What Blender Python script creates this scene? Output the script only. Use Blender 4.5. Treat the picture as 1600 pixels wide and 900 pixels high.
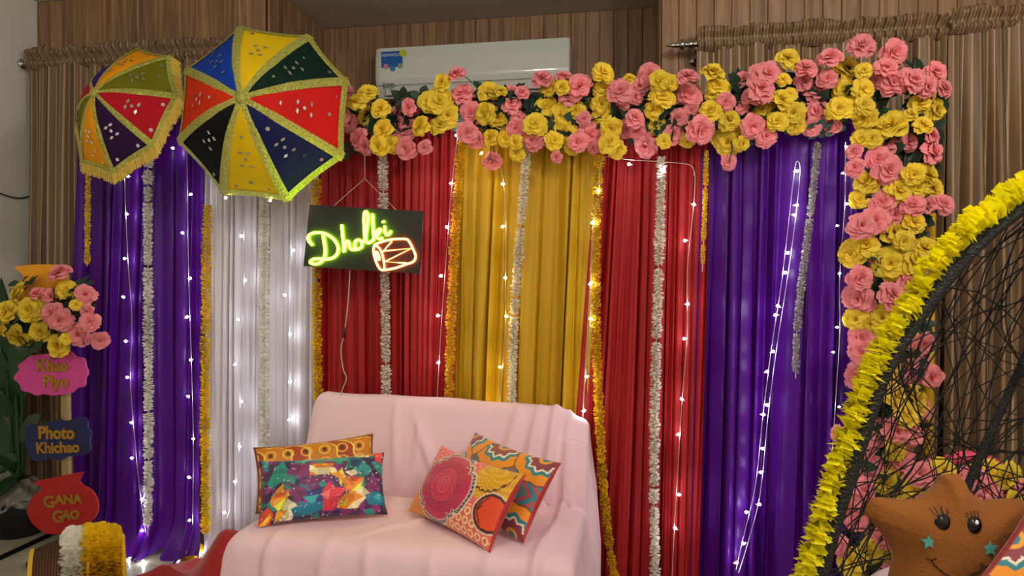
import bpy, math, random
import numpy as np
from mathutils import Vector, Matrix, Quaternion, noise as mnoise
random.seed(7); np.random.seed(7)
for o in list(bpy.data.objects): bpy.data.objects.remove(o)
SC = bpy.context.scene; COL = SC.collection
R = math.radians; PI = math.pi

# ------------------------------------------------------------------ camera
F = 1080.0; YAW = R(10); PIT = math.atan(20/F); EYE = Vector((0, 0, 1.5))
cam = bpy.data.objects.new('camera', bpy.data.cameras.new('camera')); COL.objects.link(cam)
cam.location = EYE; cam.rotation_euler = (PI/2-PIT, 0, YAW)
cam.data.sensor_width = 36; cam.data.lens = F/1600*36; cam.data.clip_start = .05
SC.camera = cam
FWD = Vector((-math.sin(YAW)*math.cos(PIT), math.cos(YAW)*math.cos(PIT), -math.sin(PIT)))
RGT = Vector((math.cos(YAW), math.sin(YAW), 0)); UPV = RGT.cross(FWD)
def ray(px, py): return FWD + RGT*((px-800)/F) + UPV*((450-py)/F)
def P(px, py, y): d = ray(px, py); return EYE + d*(y/d.y)          # on the plane at room depth y
def PD(px, py, D): return EYE + ray(px, py)*D                      # at distance D along the view axis
def PZ(px, py, z): d = ray(px, py); return EYE + d*((z-1.5)/d.z)   # on a horizontal plane

# ------------------------------------------------------------------ world, exposure
w = bpy.data.worlds.new('world'); SC.world = w; w.use_nodes = True
w.node_tree.nodes['Background'].inputs[0].default_value = (1, .93, .85, 1)
w.node_tree.nodes['Background'].inputs[1].default_value = .15
vs = SC.view_settings; vs.view_transform = 'Standard'; vs.look = 'None'; vs.gamma = 1
vs.exposure = 0.0; vs.use_curve_mapping = False
LAMPS = [(1.35, 1.0, 76), (-1.0, .8, 34), (1.5, -1.7, 55), (-1.5, -1.7, 30)]     # ceiling dome lamps x, y, watts
LAMP_COL = (1.0, .92, .82)
BULB = 170.0; NEON = 38.0

# ------------------------------------------------------------------ helpers
def lin(h):
    h = h.lstrip('#'); c = [int(h[i:i+2], 16)/255 for i in (0, 2, 4)]
    return tuple(x/12.92 if x <= .04045 else ((x+.055)/1.055)**2.4 for x in c)
def mat(name, col, rough=.6, metal=0, noise=None, bump=None, sheen=0, trans=0, coat=0, spec=.5, rand=0):
    """principled material; noise=(scale, amount) mottles, bump=(scale, strength), rand=per-object value shift"""
    if isinstance(col, str): col = lin(col)
    m = bpy.data.materials.new(name); m.use_nodes = True; nt = m.node_tree; b = nt.nodes['Principled BSDF']
    I = b.inputs; I['Base Color'].default_value = (*col, 1); I['Roughness'].default_value = rough
    I['Metallic'].default_value = metal; I['Sheen Weight'].default_value = sheen; I['Coat Weight'].default_value = coat
    I['Specular IOR Level'].default_value = spec
    tc = nt.nodes.new('ShaderNodeTexCoord'); src = None
    if noise:
        n = nt.nodes.new('ShaderNodeTexNoise'); n.inputs['Scale'].default_value = noise[0]; n.inputs['Detail'].default_value = 4
        nt.links.new(tc.outputs['Object'], n.inputs['Vector'])
        mx = nt.nodes.new('ShaderNodeMix'); mx.data_type = 'RGBA'; nt.links.new(n.outputs['Fac'], mx.inputs['Factor'])
        a = noise[1]
        mx.inputs['A'].default_value = (*[c*(1-a) for c in col], 1); mx.inputs['B'].default_value = (*[min(1, c*(1+a)) for c in col], 1)
        src = mx.outputs['Result']
    if rand:
        oi = nt.nodes.new('ShaderNodeObjectInfo'); mr = nt.nodes.new('ShaderNodeMapRange')
        mr.inputs['To Min'].default_value = 1-rand; mr.inputs['To Max'].default_value = 1+rand
        nt.links.new(oi.outputs['Random'], mr.inputs['Value'])
        hs = nt.nodes.new('ShaderNodeHueSaturation'); nt.links.new(mr.outputs['Result'], hs.inputs['Value'])
        hs.inputs['Color'].default_value = (*col, 1)
        if src: nt.links.new(src, hs.inputs['Color'])
        src = hs.outputs['Color']
    if src: nt.links.new(src, I['Base Color'])
    if bump:
        n2 = nt.nodes.new('ShaderNodeTexNoise'); n2.inputs['Scale'].default_value = bump[0]; n2.inputs['Detail'].default_value = 3
        nt.links.new(tc.outputs['Object'], n2.inputs['Vector'])
        bp = nt.nodes.new('ShaderNodeBump'); bp.inputs['Strength'].default_value = bump[1]; bp.inputs['Distance'].default_value = .01
        nt.links.new(n2.outputs['Fac'], bp.inputs['Height']); nt.links.new(bp.outputs['Normal'], I['Normal'])
    if trans:
        tr = nt.nodes.new('ShaderNodeBsdfTranslucent'); tr.inputs['Color'].default_value = (*col, 1)
        if src: nt.links.new(src, tr.inputs['Color'])
        ms = nt.nodes.new('ShaderNodeMixShader'); ms.inputs['Fac'].default_value = trans
        out = nt.nodes['Material Output']
        nt.links.new(b.outputs[0], ms.inputs[1]); nt.links.new(tr.outputs[0], ms.inputs[2]); nt.links.new(ms.outputs[0], out.inputs['Surface'])
    return m
def emit(name, col, s):
    m = bpy.data.materials.new(name); m.use_nodes = True; b = m.node_tree.nodes['Principled BSDF']
    b.inputs['Base Color'].default_value = (*col, 1); b.inputs['Emission Color'].default_value = (*col, 1)
    b.inputs['Emission Strength'].default_value = s; return m
def vmat(name, rough=.7, sheen=.2, bump=None):                      # colour read from the printed pattern stored on the mesh
    m = mat(name, (.5, .5, .5), rough, sheen=sheen, bump=bump); nt = m.node_tree
    a = nt.nodes.new('ShaderNodeVertexColor'); a.layer_name = 'print'
    nt.links.new(a.outputs['Color'], nt.nodes['Principled BSDF'].inputs['Base Color']); return m

def mesh(name, v, f, smooth=False):
    me = bpy.data.meshes.new(name); me.from_pydata([tuple(p) for p in v], [], [tuple(x) for x in f]); me.update()
    if smooth: me.polygons.foreach_set('use_smooth', [True]*len(me.polygons))
    return me
def link(name, me, m, parent=None, loc=None, rot=None, scale=None, label=None, kind=None):
    o = bpy.data.objects.new(name, me); COL.objects.link(o)
    if m is not None and me is not None and len(me.materials) == 0: me.materials.append(m)
    if loc is not None: o.location = loc
    if rot is not None:
        o.rotation_mode = 'QUATERNION' if isinstance(rot, Quaternion) else 'XYZ'
        if isinstance(rot, Quaternion): o.rotation_quaternion = rot
        else: o.rotation_euler = rot
    if scale is not None: o.scale = scale if hasattr(scale, '__len__') else (scale,)*3
    if parent is not None:
        o.parent = parent; o.matrix_parent_inverse = Matrix.Translation(-origin(parent))
    if label: o['label'] = label
    if kind: o['kind'] = kind
    return o
def origin(o):
    # world position of a thing's origin; meshes made in world coordinates sit at the origin
    if o.type == 'EMPTY': return Vector(o.location)
    return Vector((0, 0, 0))
def part(name, vf, m, parent=None, smooth=False, label=None, kind=None):
    return link(name, mesh(name, vf[0], vf[1], smooth), m, parent, label=label, kind=kind)
def thing(name, label, cat, loc=(0, 0, 0), group=None):
    o = bpy.data.objects.new(name, None); COL.objects.link(o); o.location = loc; o.empty_display_size = .05
    return tag(o, label, cat, group)
def tag(o, label, cat, group=None):
    o['label'] = label; o['category'] = cat
    if group: o['group'] = group
    return o
def struct(o): o['kind'] = 'structure'; return o

def join(*vfs):
    V, Fc = [], []
    for v, f in vfs:
        n = len(V); V += [tuple(p) for p in v]; Fc += [tuple(i+n for i in q) for q in f]
    return V, Fc
def box(x0, x1, y0, y1, z0, z1, bev=0):
    b = min(bev, (x1-x0)/2.01, (y1-y0)/2.01, (z1-z0)/2.01)
    if b <= 0:
        v = [(x, y, z) for x in (x0, x1) for y in (y0, y1) for z in (z0, z1)]
        return v, [(0, 1, 3, 2), (4, 6, 7, 5), (0, 4, 5, 1), (2, 3, 7, 6), (0, 2, 6, 4), (1, 5, 7, 3)]
    v = []; idx = {}
    for xi, x in enumerate((x0, x1)):
        for yi, y in enumerate((y0, y1)):
            for zi, z in enumerate((z0, z1)):
                sx, sy, sz = (1-2*xi), (1-2*yi), (1-2*zi)
                for ax in range(3):
                    q = [x, y, z]
                    for k, s in enumerate((sx, sy, sz)):
                        if k != ax: q[k] += s*b
                    idx[(xi, yi, zi, ax)] = len(v); v.append(tuple(q))
    f = []
    for ax in range(3):
        for s in (0, 1):
            cyc = [(0, 0), (0, 1), (1, 1), (1, 0)]; q = []
            for a, c in cyc:
                k = [0, 0, 0]; o_ = [i for i in range(3) if i != ax]; k[ax] = s; k[o_[0]] = a; k[o_[1]] = c; q.append(idx[(*k, ax)])
            f.append(tuple(q if (s == 0) ^ (ax == 1) else q[::-1]))
    for ax in range(3):
        o_ = [i for i in range(3) if i != ax]
        for a in (0, 1):
            for c in (0, 1):
                k0 = [0, 0, 0]; k0[o_[0]] = a; k0[o_[1]] = c; k1 = list(k0); k1[ax] = 1
                f.append((idx[(*k0, o_[0])], idx[(*k1, o_[0])], idx[(*k1, o_[1])], idx[(*k0, o_[1])]))
    for xi in (0, 1):
        for yi in (0, 1):
            for zi in (0, 1): f.append(tuple(idx[(xi, yi, zi, a)] for a in range(3)))
    return v, f
def tube(pts, r, n=6, closed=False):
    pts = [Vector(p) for p in pts]; N = len(pts); rs = r if hasattr(r, '__len__') else [r]*N
    T = []
    for i in range(N):
        a = pts[(i-1) % N] if (closed or i > 0) else pts[i]; b = pts[(i+1) % N] if (closed or i < N-1) else pts[i]
        t = b-a; T.append(t.normalized() if t.length > 1e-9 else Vector((0, 0, 1)))
    nrm = T[0].orthogonal().normalized(); V = []; Fc = []
    for i in range(N):
        nrm = (nrm - T[i]*nrm.dot(T[i])); nrm = nrm.normalized() if nrm.length > 1e-6 else T[i].orthogonal().normalized()
        bn = T[i].cross(nrm)
        for k in range(n):
            a = 2*PI*k/n; V.append(pts[i] + (nrm*math.cos(a)+bn*math.sin(a))*rs[i])
    for i in range(N if closed else N-1):
        j = (i+1) % N
        for k in range(n): Fc.append((i*n+k, i*n+(k+1) % n, j*n+(k+1) % n, j*n+k))
    if not closed: Fc.append(tuple(range(n))[::-1]); Fc.append(tuple(range((N-1)*n, N*n)))
    return V, Fc
def spline(pts, m=8, closed=False):                                  # Catmull-Rom through points
    p = [Vector(q) for q in pts]; N = len(p); out = []
    g = (lambda i: p[i % N]) if closed else (lambda i: p[max(0, min(N-1, i))])
    for i in range(N if closed else N-1):
        a, b, c, d = g(i-1), g(i), g(i+1), g(i+2)
        for k in range(m):
            t = k/m
            out.append(.5*((2*b)+(c-a)*t+(2*a-5*b+4*c-d)*t*t+(3*b-a-3*c+d)*t**3))
    if not closed: out.append(p[-1])
    return out
def lathe(prof, n=24, c=(0, 0, 0)):
    V, Fc = [], []
    for r, z in prof:
        for k in range(n): V.append((c[0]+r*math.cos(2*PI*k/n), c[1]+r*math.sin(2*PI*k/n), c[2]+z))
    for i in range(len(prof)-1):
        for k in range(n): Fc.append((i*n+k, i*n+(k+1) % n, (i+1)*n+(k+1) % n, (i+1)*n+k))
    Fc.append(tuple(range(n))[::-1]); Fc.append(tuple(range((len(prof)-1)*n, len(prof)*n)))
    return V, Fc
def grid(fn, nu, nv, u0=0, u1=1, v0=0, v1=1):
    V = [fn(u0+(u1-u0)*i/nu, v0+(v1-v0)*j/nv) for j in range(nv+1) for i in range(nu+1)]
    Fc = [(j*(nu+1)+i, j*(nu+1)+i+1, (j+1)*(nu+1)+i+1, (j+1)*(nu+1)+i) for j in range(nv) for i in range(nu)]
    return V, Fc
def prism(poly, th, M):                                              # outline in local xy, thickness th along -z, placed by matrix M
    n = len(poly)
    v = [M @ Vector((x, y, 0)) for x, y in poly] + [M @ Vector((x, y, -th)) for x, y in poly]
    f = [tuple(range(n)), tuple(range(n, 2*n))[::-1]] + [((i+1) % n, i, n+i, n+(i+1) % n) for i in range(n)]
    return v, f
def text(body, size, M, m, parent, name='lettering', ext=.002, bold=0, xs=1, label=None):
    c = bpy.data.curves.new(name, 'FONT'); c.body = body; c.size = size; c.extrude = ext; c.offset = bold; c.align_x = 'CENTER'; c.align_y = 'CENTER'
    c.resolution_u = 3; o = bpy.data.objects.new('tmp', c); COL.objects.link(o)
    me = bpy.data.meshes.new_from_object(o.evaluated_get(bpy.context.evaluated_depsgraph_get())); bpy.data.objects.remove(o); me.name = name
    me.transform(M @ Matrix.Diagonal((xs, 1, 1, 1))); me.materials.clear(); return link(name, me, m, parent, label=label)
def frame(o, x, y): # matrix with origin o, x axis, y axis (vectors), z = x cross y
    x = Vector(x).normalized(); z = x.cross(Vector(y)).normalized(); y = z.cross(x)
    M = Matrix.Identity(4)
    for i in range(3): M[i][0], M[i][1], M[i][2], M[i][3] = x[i], y[i], z[i], o[i]
    return M

# ------------------------------------------------------------------ materials
def wood_mat(name, c0, c1):
    m = mat(name, c0, .45); nt = m.node_tree; b = nt.nodes['Principled BSDF']
    tc = nt.nodes.new('ShaderNodeTexCoord'); mp = nt.nodes.new('ShaderNodeMapping'); mp.inputs['Scale'].default_value = (30, 30, 1.6)
    oi = nt.nodes.new('ShaderNodeObjectInfo'); ad = nt.nodes.new('ShaderNodeVectorMath'); ad.operation = 'ADD'
    mu = nt.nodes.new('ShaderNodeMath'); mu.operation = 'MULTIPLY'; mu.inputs[1].default_value = 37
    nt.links.new(oi.outputs['Random'], mu.inputs[0]); nt.links.new(tc.outputs['Object'], ad.inputs[0]); nt.links.new(mu.outputs[0], ad.inputs[1])
    n = nt.nodes.new('ShaderNodeTexNoise'); n.inputs['Scale'].default_value = 1.3; n.inputs['Detail'].default_value = 5; n.inputs['Distortion'].default_value = .6
    nt.links.new(ad.outputs[0], mp.inputs['Vector']); nt.links.new(mp.outputs[0], n.inputs['Vector'])
    r = nt.nodes.new('ShaderNodeValToRGB'); r.color_ramp.elements[0].position = .32; r.color_ramp.elements[1].position = .68
    r.color_ramp.elements[0].color = (*lin(c0), 1); r.color_ramp.elements[1].color = (*lin(c1), 1)
    nt.links.new(n.outputs['Fac'], r.inputs[0])
    mr = nt.nodes.new('ShaderNodeMapRange'); mr.inputs['To Min'].default_value = .85; mr.inputs['To Max'].default_value = 1.1
    hs = nt.nodes.new('ShaderNodeHueSaturation'); nt.links.new(oi.outputs['Random'], mr.inputs['Value']); nt.links.new(mr.outputs[0], hs.inputs['Value'])
    nt.links.new(r.outputs[0], hs.inputs['Color']); nt.links.new(hs.outputs[0], b.inputs['Base Color']); return m
def stripe_mat():
    m = mat('striped_curtain_fabric', (.3, .2, .12), .5, sheen=.2); nt = m.node_tree; b = nt.nodes['Principled BSDF']
    uv = nt.nodes.new('ShaderNodeUVMap'); uv.uv_map = 'UV'; sp = nt.nodes.new('ShaderNodeSeparateXYZ'); nt.links.new(uv.outputs[0], sp.inputs[0])
    mu = nt.nodes.new('ShaderNodeMath'); mu.operation = 'MULTIPLY'; mu.inputs[1].default_value = 7; nt.links.new(sp.outputs[0], mu.inputs[0])
    fr = nt.nodes.new('ShaderNodeMath'); fr.operation = 'FRACT'; nt.links.new(mu.outputs[0], fr.inputs[0])
    r = nt.nodes.new('ShaderNodeValToRGB'); r.color_ramp.interpolation = 'CONSTANT'; e = r.color_ramp.elements
    cs = ['#7a5d40', '#ad8e66', '#6c5036', '#987852', '#5a422c', '#b89a72', '#7a5d40']
    ps = [0, .16, .24, .45, .55, .80, .86]
    e[0].color = (*lin(cs[0]), 1); e[0].position = 0; e[1].color = (*lin(cs[1]), 1); e[1].position = ps[1]
    for p_, c_ in list(zip(ps, cs))[2:]: k = e.new(p_); k.color = (*lin(c_), 1)
    nt.links.new(fr.outputs[0], r.inputs[0]); nt.links.new(r.outputs[0], b.inputs['Base Color']); return m
M = dict(
    wood=wood_mat('walnut_panel', '#78583f', '#a98462'), groove=mat('dark_groove', '#3a2a1e', .8),
    paint=mat('off_white_paint', '#e4e4dc', .7, noise=(2, .04)), ceil=mat('ceiling_paint', '#cfcac0', .8, noise=(1, .03)),
    tile=mat('beige_tile', '#a59c88', .25, noise=(3, .12), rand=.05), grout=mat('grout', '#6b6455', .9), black_tile=mat('black_tile', '#101214', .25),
    stripe=stripe_mat(), chrome=mat('chrome', '#c8c8c8', .18, 1), black=mat('black_plastic', '#0c0c0d', .45), white_pl=mat('white_plastic', '#d9d9d6', .4),
    ac=mat('silver_ac_shell', '#dfe6df', .28, 0, noise=(2, .04), coat=1.0), acw=mat('ac_white', '#d4d6d2', .4),
    purple=mat('purple_satin', '#4a0b76', .36, bump=(60, .04), noise=(1.5, .1), trans=.06, spec=.25), white_c=mat('white_sheer', '#e2dae0', .6, trans=.3),
    red_c=mat('red_fabric', '#a30b14', .65, noise=(2, .08), trans=.06), yellow_c=mat('yellow_fabric', '#c29600', .6, noise=(2, .06), trans=.08),
    gold=mat('gold_trim', '#dcc05c', .34, .45, noise=(110, .95), bump=(160, 1.0)), fringe=mat('gold_fringe', '#d8b84c', .6, .1, noise=(60, .3)),
    mirror=mat('mirror_piece', '#e6e9ee', .06, 1), marigold=mat('marigold_yellow', '#f4ca0c', .75, noise=(30, .18), rand=.1, trans=.3),
    jasmine=mat('white_tuberose', '#f4f0e6', .8, noise=(30, .1), rand=.06, trans=.3), greyg=mat('grey_tuberose', '#a9a29a', .8, noise=(30, .2), trans=.1),
    lemon=mat('bright_yellow_tissue', '#fdf000', .7, noise=(20, .08), rand=.05, trans=.4),
    pink_r=mat('pink_rose_silk', '#fb9aa2', .7, noise=(9, .10), rand=.09, trans=.25), yel_r=mat('yellow_rose_silk', '#f9da42', .7, noise=(9, .10), rand=.09, trans=.25),
    leaf=mat('rose_leaf', '#1d3a2a', .55, noise=(12, .35), rand=.2), stem=mat('green_stem', '#2a4a24', .6),
    wire=mat('clear_wire', '#b9b3ac', .35), bulb=emit('led_bulb', (.86, .92, 1.0), BULB), bulbw=emit('warm_led_bulb', (1, .85, .45), BULB*.8),
    neon_g=emit('green_neon', (.45, 1, .016), NEON), neon_r=emit('red_neon', (1, .13, .03), NEON*.75), board=mat('black_acrylic', '#1c1c1a', .4),
    pink_c=mat('pale_pink_cloth', '#eecad6', .75, noise=(1.2, .04), bump=(140, .08)), red_f=mat('red_floor_cloth', '#a90d14', .7, sheen=.2, bump=(12, .3)),
    rim=mat('black_wicker', '#0d0c0c', .5, bump=(180, .8)), brown=mat('brown_plush', '#8a5012', .9, sheen=.08, noise=(8, .15), bump=(120, .3)),
    teal=mat('teal_felt', '#4d9a98', .85), eye=mat('black_eye', '#050506', .2), eyew=mat('white_eye', '#f2f2f2', .3),
    glitter=mat('gold_glitter', '#b78a2c', .4, .6, noise=(200, .5), bump=(300, .6)), pink_b=mat('pink_board', '#d4459a', .7, noise=(20, .08)),
    navy_b=mat('navy_board', '#0c1a52', .6, noise=(20, .1)), red_b=mat('red_board', '#b01218', .65, noise=(20, .06)), orange_b=mat('orange_board', '#f0a010', .65, noise=(20, .1)),
    burlap=mat('burlap_wrap', '#a28a62', .9, noise=(50, .3), bump=(150, .7)), plant=mat('plant_leaf', '#234a24', .4, noise=(6, .4), rand=.25),
    wrap=mat('crumpled_wrap', '#77746a', .4, noise=(15, .2), bump=(20, .8)), pot=mat('black_pot', '#0e0e10', .5), basket=mat('wicker_basket', '#d8cdb8', .7, bump=(60, .6)),
    drum=mat('drum_wood', '#8a4a22', .5, noise=(10, .25)), rope=mat('drum_rope', '#3a2415', .8), skin=mat('drum_skin', '#cfc3a6', .7), ywrap=mat('yellow_wrap', '#dba800', .65, noise=(10, .1)),
    lamp=emit('lamp_diffuser', LAMP_COL, 4.0), sticker=mat('blue_sticker', '#1b62b8', .3, noise=(12, .25)), ink=mat('dark_print', '#2b2f33', .5),
    steel=mat('grey_steel', '#6e6e70', .4, .8),
)
UMB = {k: mat('velvet_'+k, c, .8, spec=.2, noise=(7, .25)) for k, c in dict(yellow='#dcb80a', green='#07231c', red='#cc1a16', navy='#121a4e', black='#08090a', orange_red='#d2300e', blue='#0c3a9e', orange='#f09a0a', olive='#6a6a10', crimson='#b01024', plum='#2c0e3c', purple='#3c1678').items()}

# ------------------------------------------------------------------ the room
XL, XR, YB, YREC, YF, ZC = -3.75, 3.6, 3.85, 4.62, -3.2, 3.24
XJ0 = P(417, 200, YB).x; XJ1 = P(1033, 200, YB).x     # recess edges
fl = struct(part('floor', box(XL-.1, XR+.1, YF-.1, YREC+.1, -.08, -.006), M['grout']))
ts = .6; tm = mesh('tile', *box(-ts/2+.0015, ts/2-.0015, -ts/2+.0015, ts/2-.0015, -.008, 0, .001)); tm.materials.append(M['tile'])
nx = int((XR-XL)/ts)+1; ny = int((YREC-YF)/ts)+1
for i in range(nx):
    for j in range(ny):
        x = XL+ts*(i+.5); y = YF+ts*(j+.5)
        if x+ts/2 <= XR+.4 and y < YB: link('tile', tm, None, fl, (x, y, 0))
a = PZ(-60, 900, .001); b = PZ(82, 834, .001); d = (b-a).normalized(); n_ = Vector((-d.y, d.x, 0))*.028; b2 = b+d*.35
struct(part('trim_1', join(([a+n_, a-n_, b2-n_, b2+n_, a+n_+Vector((0, 0, .002)), a-n_+Vector((0, 0, .002)), b2-n_+Vector((0, 0, .002)), b2+n_+Vector((0, 0, .002))], [(4, 5, 6, 7), (0, 3, 2, 1), (0, 1, 5, 4), (1, 2, 6, 5), (2, 3, 7, 6), (3, 0, 4, 7)])), M['black_tile']))
struct(part('ceiling', box(XL-.1, XR+.1, YF-.1, YREC+.1, ZC, ZC+.1), M['ceil']))
struct(part('wall_left', box(XL-.1, XL, YF-.1, YREC+.1, 0, ZC), M['paint']))
struct(part('wall_right', box(XR, XR+.1, YF-.1, YREC+.1, 0, ZC), M['paint']))
struct(part('wall_rear', box(XL, XR, YF-.1, YF, 0, ZC), M['paint']))
def plank_wall(name, A, B, thick, back):
    """planked wall from A to B (floor plan), planks proud of the dark backing on its right-hand side"""
    A = Vector((*A, 0)); B = Vector((*B, 0)); d = (B-A); L = d.length; d.normalize(); n = Vector((d.y, -d.x, 0))
    q = [A, B, B-n*thick, A-n*thick]
    v = [p for p in q]+[p+Vector((0, 0, ZC)) for p in q]
    wl = struct(part(name, (v, [(0, 1, 2, 3), (7, 6, 5, 4), (0, 4, 5, 1), (1, 5, 6, 2), (2, 6, 7, 3), (3, 7, 4, 0)]), M['groove']))
    k = max(1, round(L/.092)); pw = L/k; ang = math.atan2(d.y, d.x)
    pm = mesh('wood_plank', *box(-pw/2+.0010, pw/2-.0010, -.012, .002, .002, ZC-.002, .0035)); pm.materials.append(M['wood'])
    for i in range(k): link('wood_plank', pm, None, wl, A+d*(pw*(i+.5)), (0, 0, ang))
plank_wall('wall_back_left', (XL, YB), (XJ0, YB), .5, 0)
plank_wall('wall_recess_left', (XJ0, YB+.014), (XJ0, YREC), .3, 0)
plank_wall('wall_recess', (XJ0, YREC), (XJ1, YREC), .1, 0)
plank_wall('wall_recess_right', (XJ1, YREC), (XJ1, YB+.014), .3, 0)
plank_wall('wall_back_right', (XJ1, YB), (XR, YB), .5, 0)
# ceiling panel lamps in front of and behind the viewpoint
for i, (x, y, p) in enumerate(LAMPS):
    t = thing('ceiling_lamp', ['round dome ceiling lamp nearest the egg chair', 'round dome ceiling lamp before the left umbrellas', 'round dome ceiling lamp at the rear right', 'round dome ceiling lamp at the rear left'][i], 'lamp', (x, y, ZC), 'ceiling dome lamps')
    part('base_plate', lathe([(.20, -.03), (.21, -.02), (.21, 0)], 28, (x, y, ZC)), M['white_pl'], t, True)
    part('diffuser', lathe([(.02, -.075), (.09, -.068), (.15, -.05), (.185, -.03)], 28, (x, y, ZC)), M['lamp'], t, True)
    L = bpy.data.lights.new('lamp_light', 'POINT'); L.energy = p; L.shadow_soft_size = .15; L.color = LAMP_COL
    lo = bpy.data.objects.new('lamp_light', L); COL.objects.link(lo); lo.location = (x, y, ZC-.24); lo.parent = t; lo.matrix_parent_inverse = Matrix.Translation((-x, -y, -ZC))
# wire on the left wall
wp = [Vector((XL+.006, y, z)) for y, z in ((3.0, 2.02), (3.25, 2.03), (3.5, 2.0), (3.68, 1.975), (3.82, 2.02))]
tag(part('wall_cable', tube(spline(wp, 6), .005, 6), M['steel'], smooth=True), 'thin grey cable drooping across the left painted wall', 'cable')

# ------------------------------------------------------------------ hanging cloth
def folds(seed, nf, amp, z0, z1, drift=.8, fine=1.0):
    rs = random.Random(seed); ph = [rs.uniform(0, 6.28) for _ in range(8)]; dr = [rs.uniform(-drift, drift) for _ in range(8)]
    def f(u, z):
        t = (z-z0)/(z1-z0)
        p = PI*nf*u+1.0*math.sin(2*PI*1.3*u+ph[0]+dr[0]*2*t)+.7*math.sin(2*PI*2.7*u+ph[1]+dr[1]*3*t)+ph[2]+dr[2]*1.6*t
        main = abs(math.sin(p))**(.8 if fine > .5 else 1.15)
        am = .7+.3*math.sin(2*PI*1.9*u+ph[3]+dr[3]*2*t)
        return amp*(main*am*1.15+.4*math.sin(2*PI*nf*.23*u+ph[4]+dr[4]*3*t)+fine*(.13*math.sin(2*PI*nf*1.37*u+ph[5]+2*t*dr[5])+.06*math.sin(2*PI*nf*2.9*u+ph[6]+3*t*dr[6])))
    return f
def drape(name, label, m, TL, TR, BR, BL, y, seed, nf, amp, cat='drape', group=None, nu=150, nv=44, puddle=0, uvlen=None, fine=1.0):
    """cloth between four (x,z) corners at room depth y, folds towards the viewer"""
    f = folds(seed, nf, amp, BL[1], TL[1], fine=fine); rs = random.Random(seed+99)
    def fn(u, v):
        x = (TL[0]*(1-u)+TR[0]*u)*v+(BL[0]*(1-u)+BR[0]*u)*(1-v); z = (TL[1]*(1-u)+TR[1]*u)*v+(BL[1]*(1-u)+BR[1]*u)*(1-v)
        g = .45+.55*min(1, (1-v)*2.2)                               # gathers are tighter at the top
        yy = y-f(u, z)*g; xx = x+.35*amp*math.cos(PI*nf*u*2+seed)*.5*g
        if puddle and z < puddle:
            k = (puddle-z)/puddle; yy -= .10*k*k*(1+.5*math.sin(9*u+seed)); xx += .04*k*math.sin(5*u+seed*2); z = max(.006, z+.03*k*math.sin(14*u+seed))
        return (xx, yy, z)
    V, Fc = grid(fn, nu, nv); o = part(name, (V, Fc), m, smooth=True)
    if uvlen:
        uvl = o.data.uv_layers.new(name='UV'); co = np.array([[(i % (nu+1))/nu*uvlen, (i//(nu+1))/nv] for i in range(len(V))], dtype=np.float32)
        li = np.empty(len(o.data.loops), dtype=np.int32); o.data.loops.foreach_get('vertex_index', li); uvl.data.foreach_set('uv', co[li].ravel())
    if label: tag(o, label, cat, group)
    return o
YD = 3.36; ZT = 2.33; ZBt = .012
def xa(px, py, y=YD): return P(px, py, y).x
panels = [  # name label material top-left/right px, bottom px at y=880, depth offset, folds, amp, puddle
    ('purple satin drape panel at the far left edge of the backdrop', 'purple', 130, 238, 124, 236, 0, 5, .055, .22),
    ('narrow purple satin drape panel between white garland and sheer white cloth', 'purple', 236, 324, 238, 320, -.01, 4, .055, .22),
    ('sheer white drape panel right of the left purple drape', 'white_c', 318, 414, 322, 412, .0, 7, .038, .1),
    ('sheer white drape panel behind the left edge of the neon sign', 'white_c', 411, 500, 409, 496, -.01, 6, .038, .1),
    ('red drape panel hanging behind the neon sign', 'red_c', 494, 604, 497, 606, .01, 8, .036, 0),
    ('red drape panel between neon sign and yellow drape', 'red_c', 600, 722, 603, 704, -.005, 8, .036, 0),
    ('yellow drape panel above the sofa next to the red drape', 'yellow_c', 714, 830, 698, 806, .005, 5, .045, 0),
    ('yellow drape panel above the right end of the sofa', 'yellow_c', 824, 944, 798, 904, 0, 5, .048, 0),
    ('red drape panel beside the right end of the sofa', 'red_c', 936, 1036, 880, 1024, .005, 8, .036, 0),
    ('narrow red drape panel next to the right purple drape', 'red_c', 1032, 1110, 1018, 1088, -.005, 6, .036, 0),
    ('wide purple satin drape panel on the right of the backdrop', 'purple', 1100, 1272, 1080, 1240, -.01, 7, .055, 0),
    ('purple satin drape panel beside the rose column', 'purple', 1266, 1350, 1232, 1345, .0, 4, .05, 0)]
for i, (lab, mk, tl, tr, bl, br, dy, nf, amp, pud) in enumerate(panels):
    y = YD+dy
    drape('drape_panel', lab, M[mk], (xa(tl, 220), ZT), (xa(tr, 220), ZT), (xa(br, 880), ZBt), (xa(bl, 880), ZBt), y, 11+i*3, nf, amp, group='backdrop drapes', puddle=pud, fine={'purple': .15, 'yellow_c': .6}.get(mk, 1.0))
# backdrop frame
t = thing('backdrop_stand', 'metal backdrop frame with a yellow cloth-wrapped right post', 'backdrop stand', (0, YD+.05, 0))
xl, xr = xa(128, 220)-.02, P(1450, 640, YD+.05).x
part('crossbar', tube([(xl, YD+.05, ZT+.012), (xr, YD+.05, ZT+.012)], .016, 10), M['steel'], t, True)
for k, x in enumerate((xl, xr)):
    part('post', tube([(x, YD+.05, .02), (x, YD+.05, ZT+.03)], (.022 if k else .018), 10), M['ywrap' if k else 'steel'], t, True, label='post wrapped in yellow cloth' if k else None)
    part('foot', join(box(x-.18, x+.18, YD+.02, YD+.08, 0, .02, .004), box(x-.03, x+.03, YD-.13 if k else YD+.0, YD+.22, 0, .02, .004)), M['steel'], t)

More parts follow.
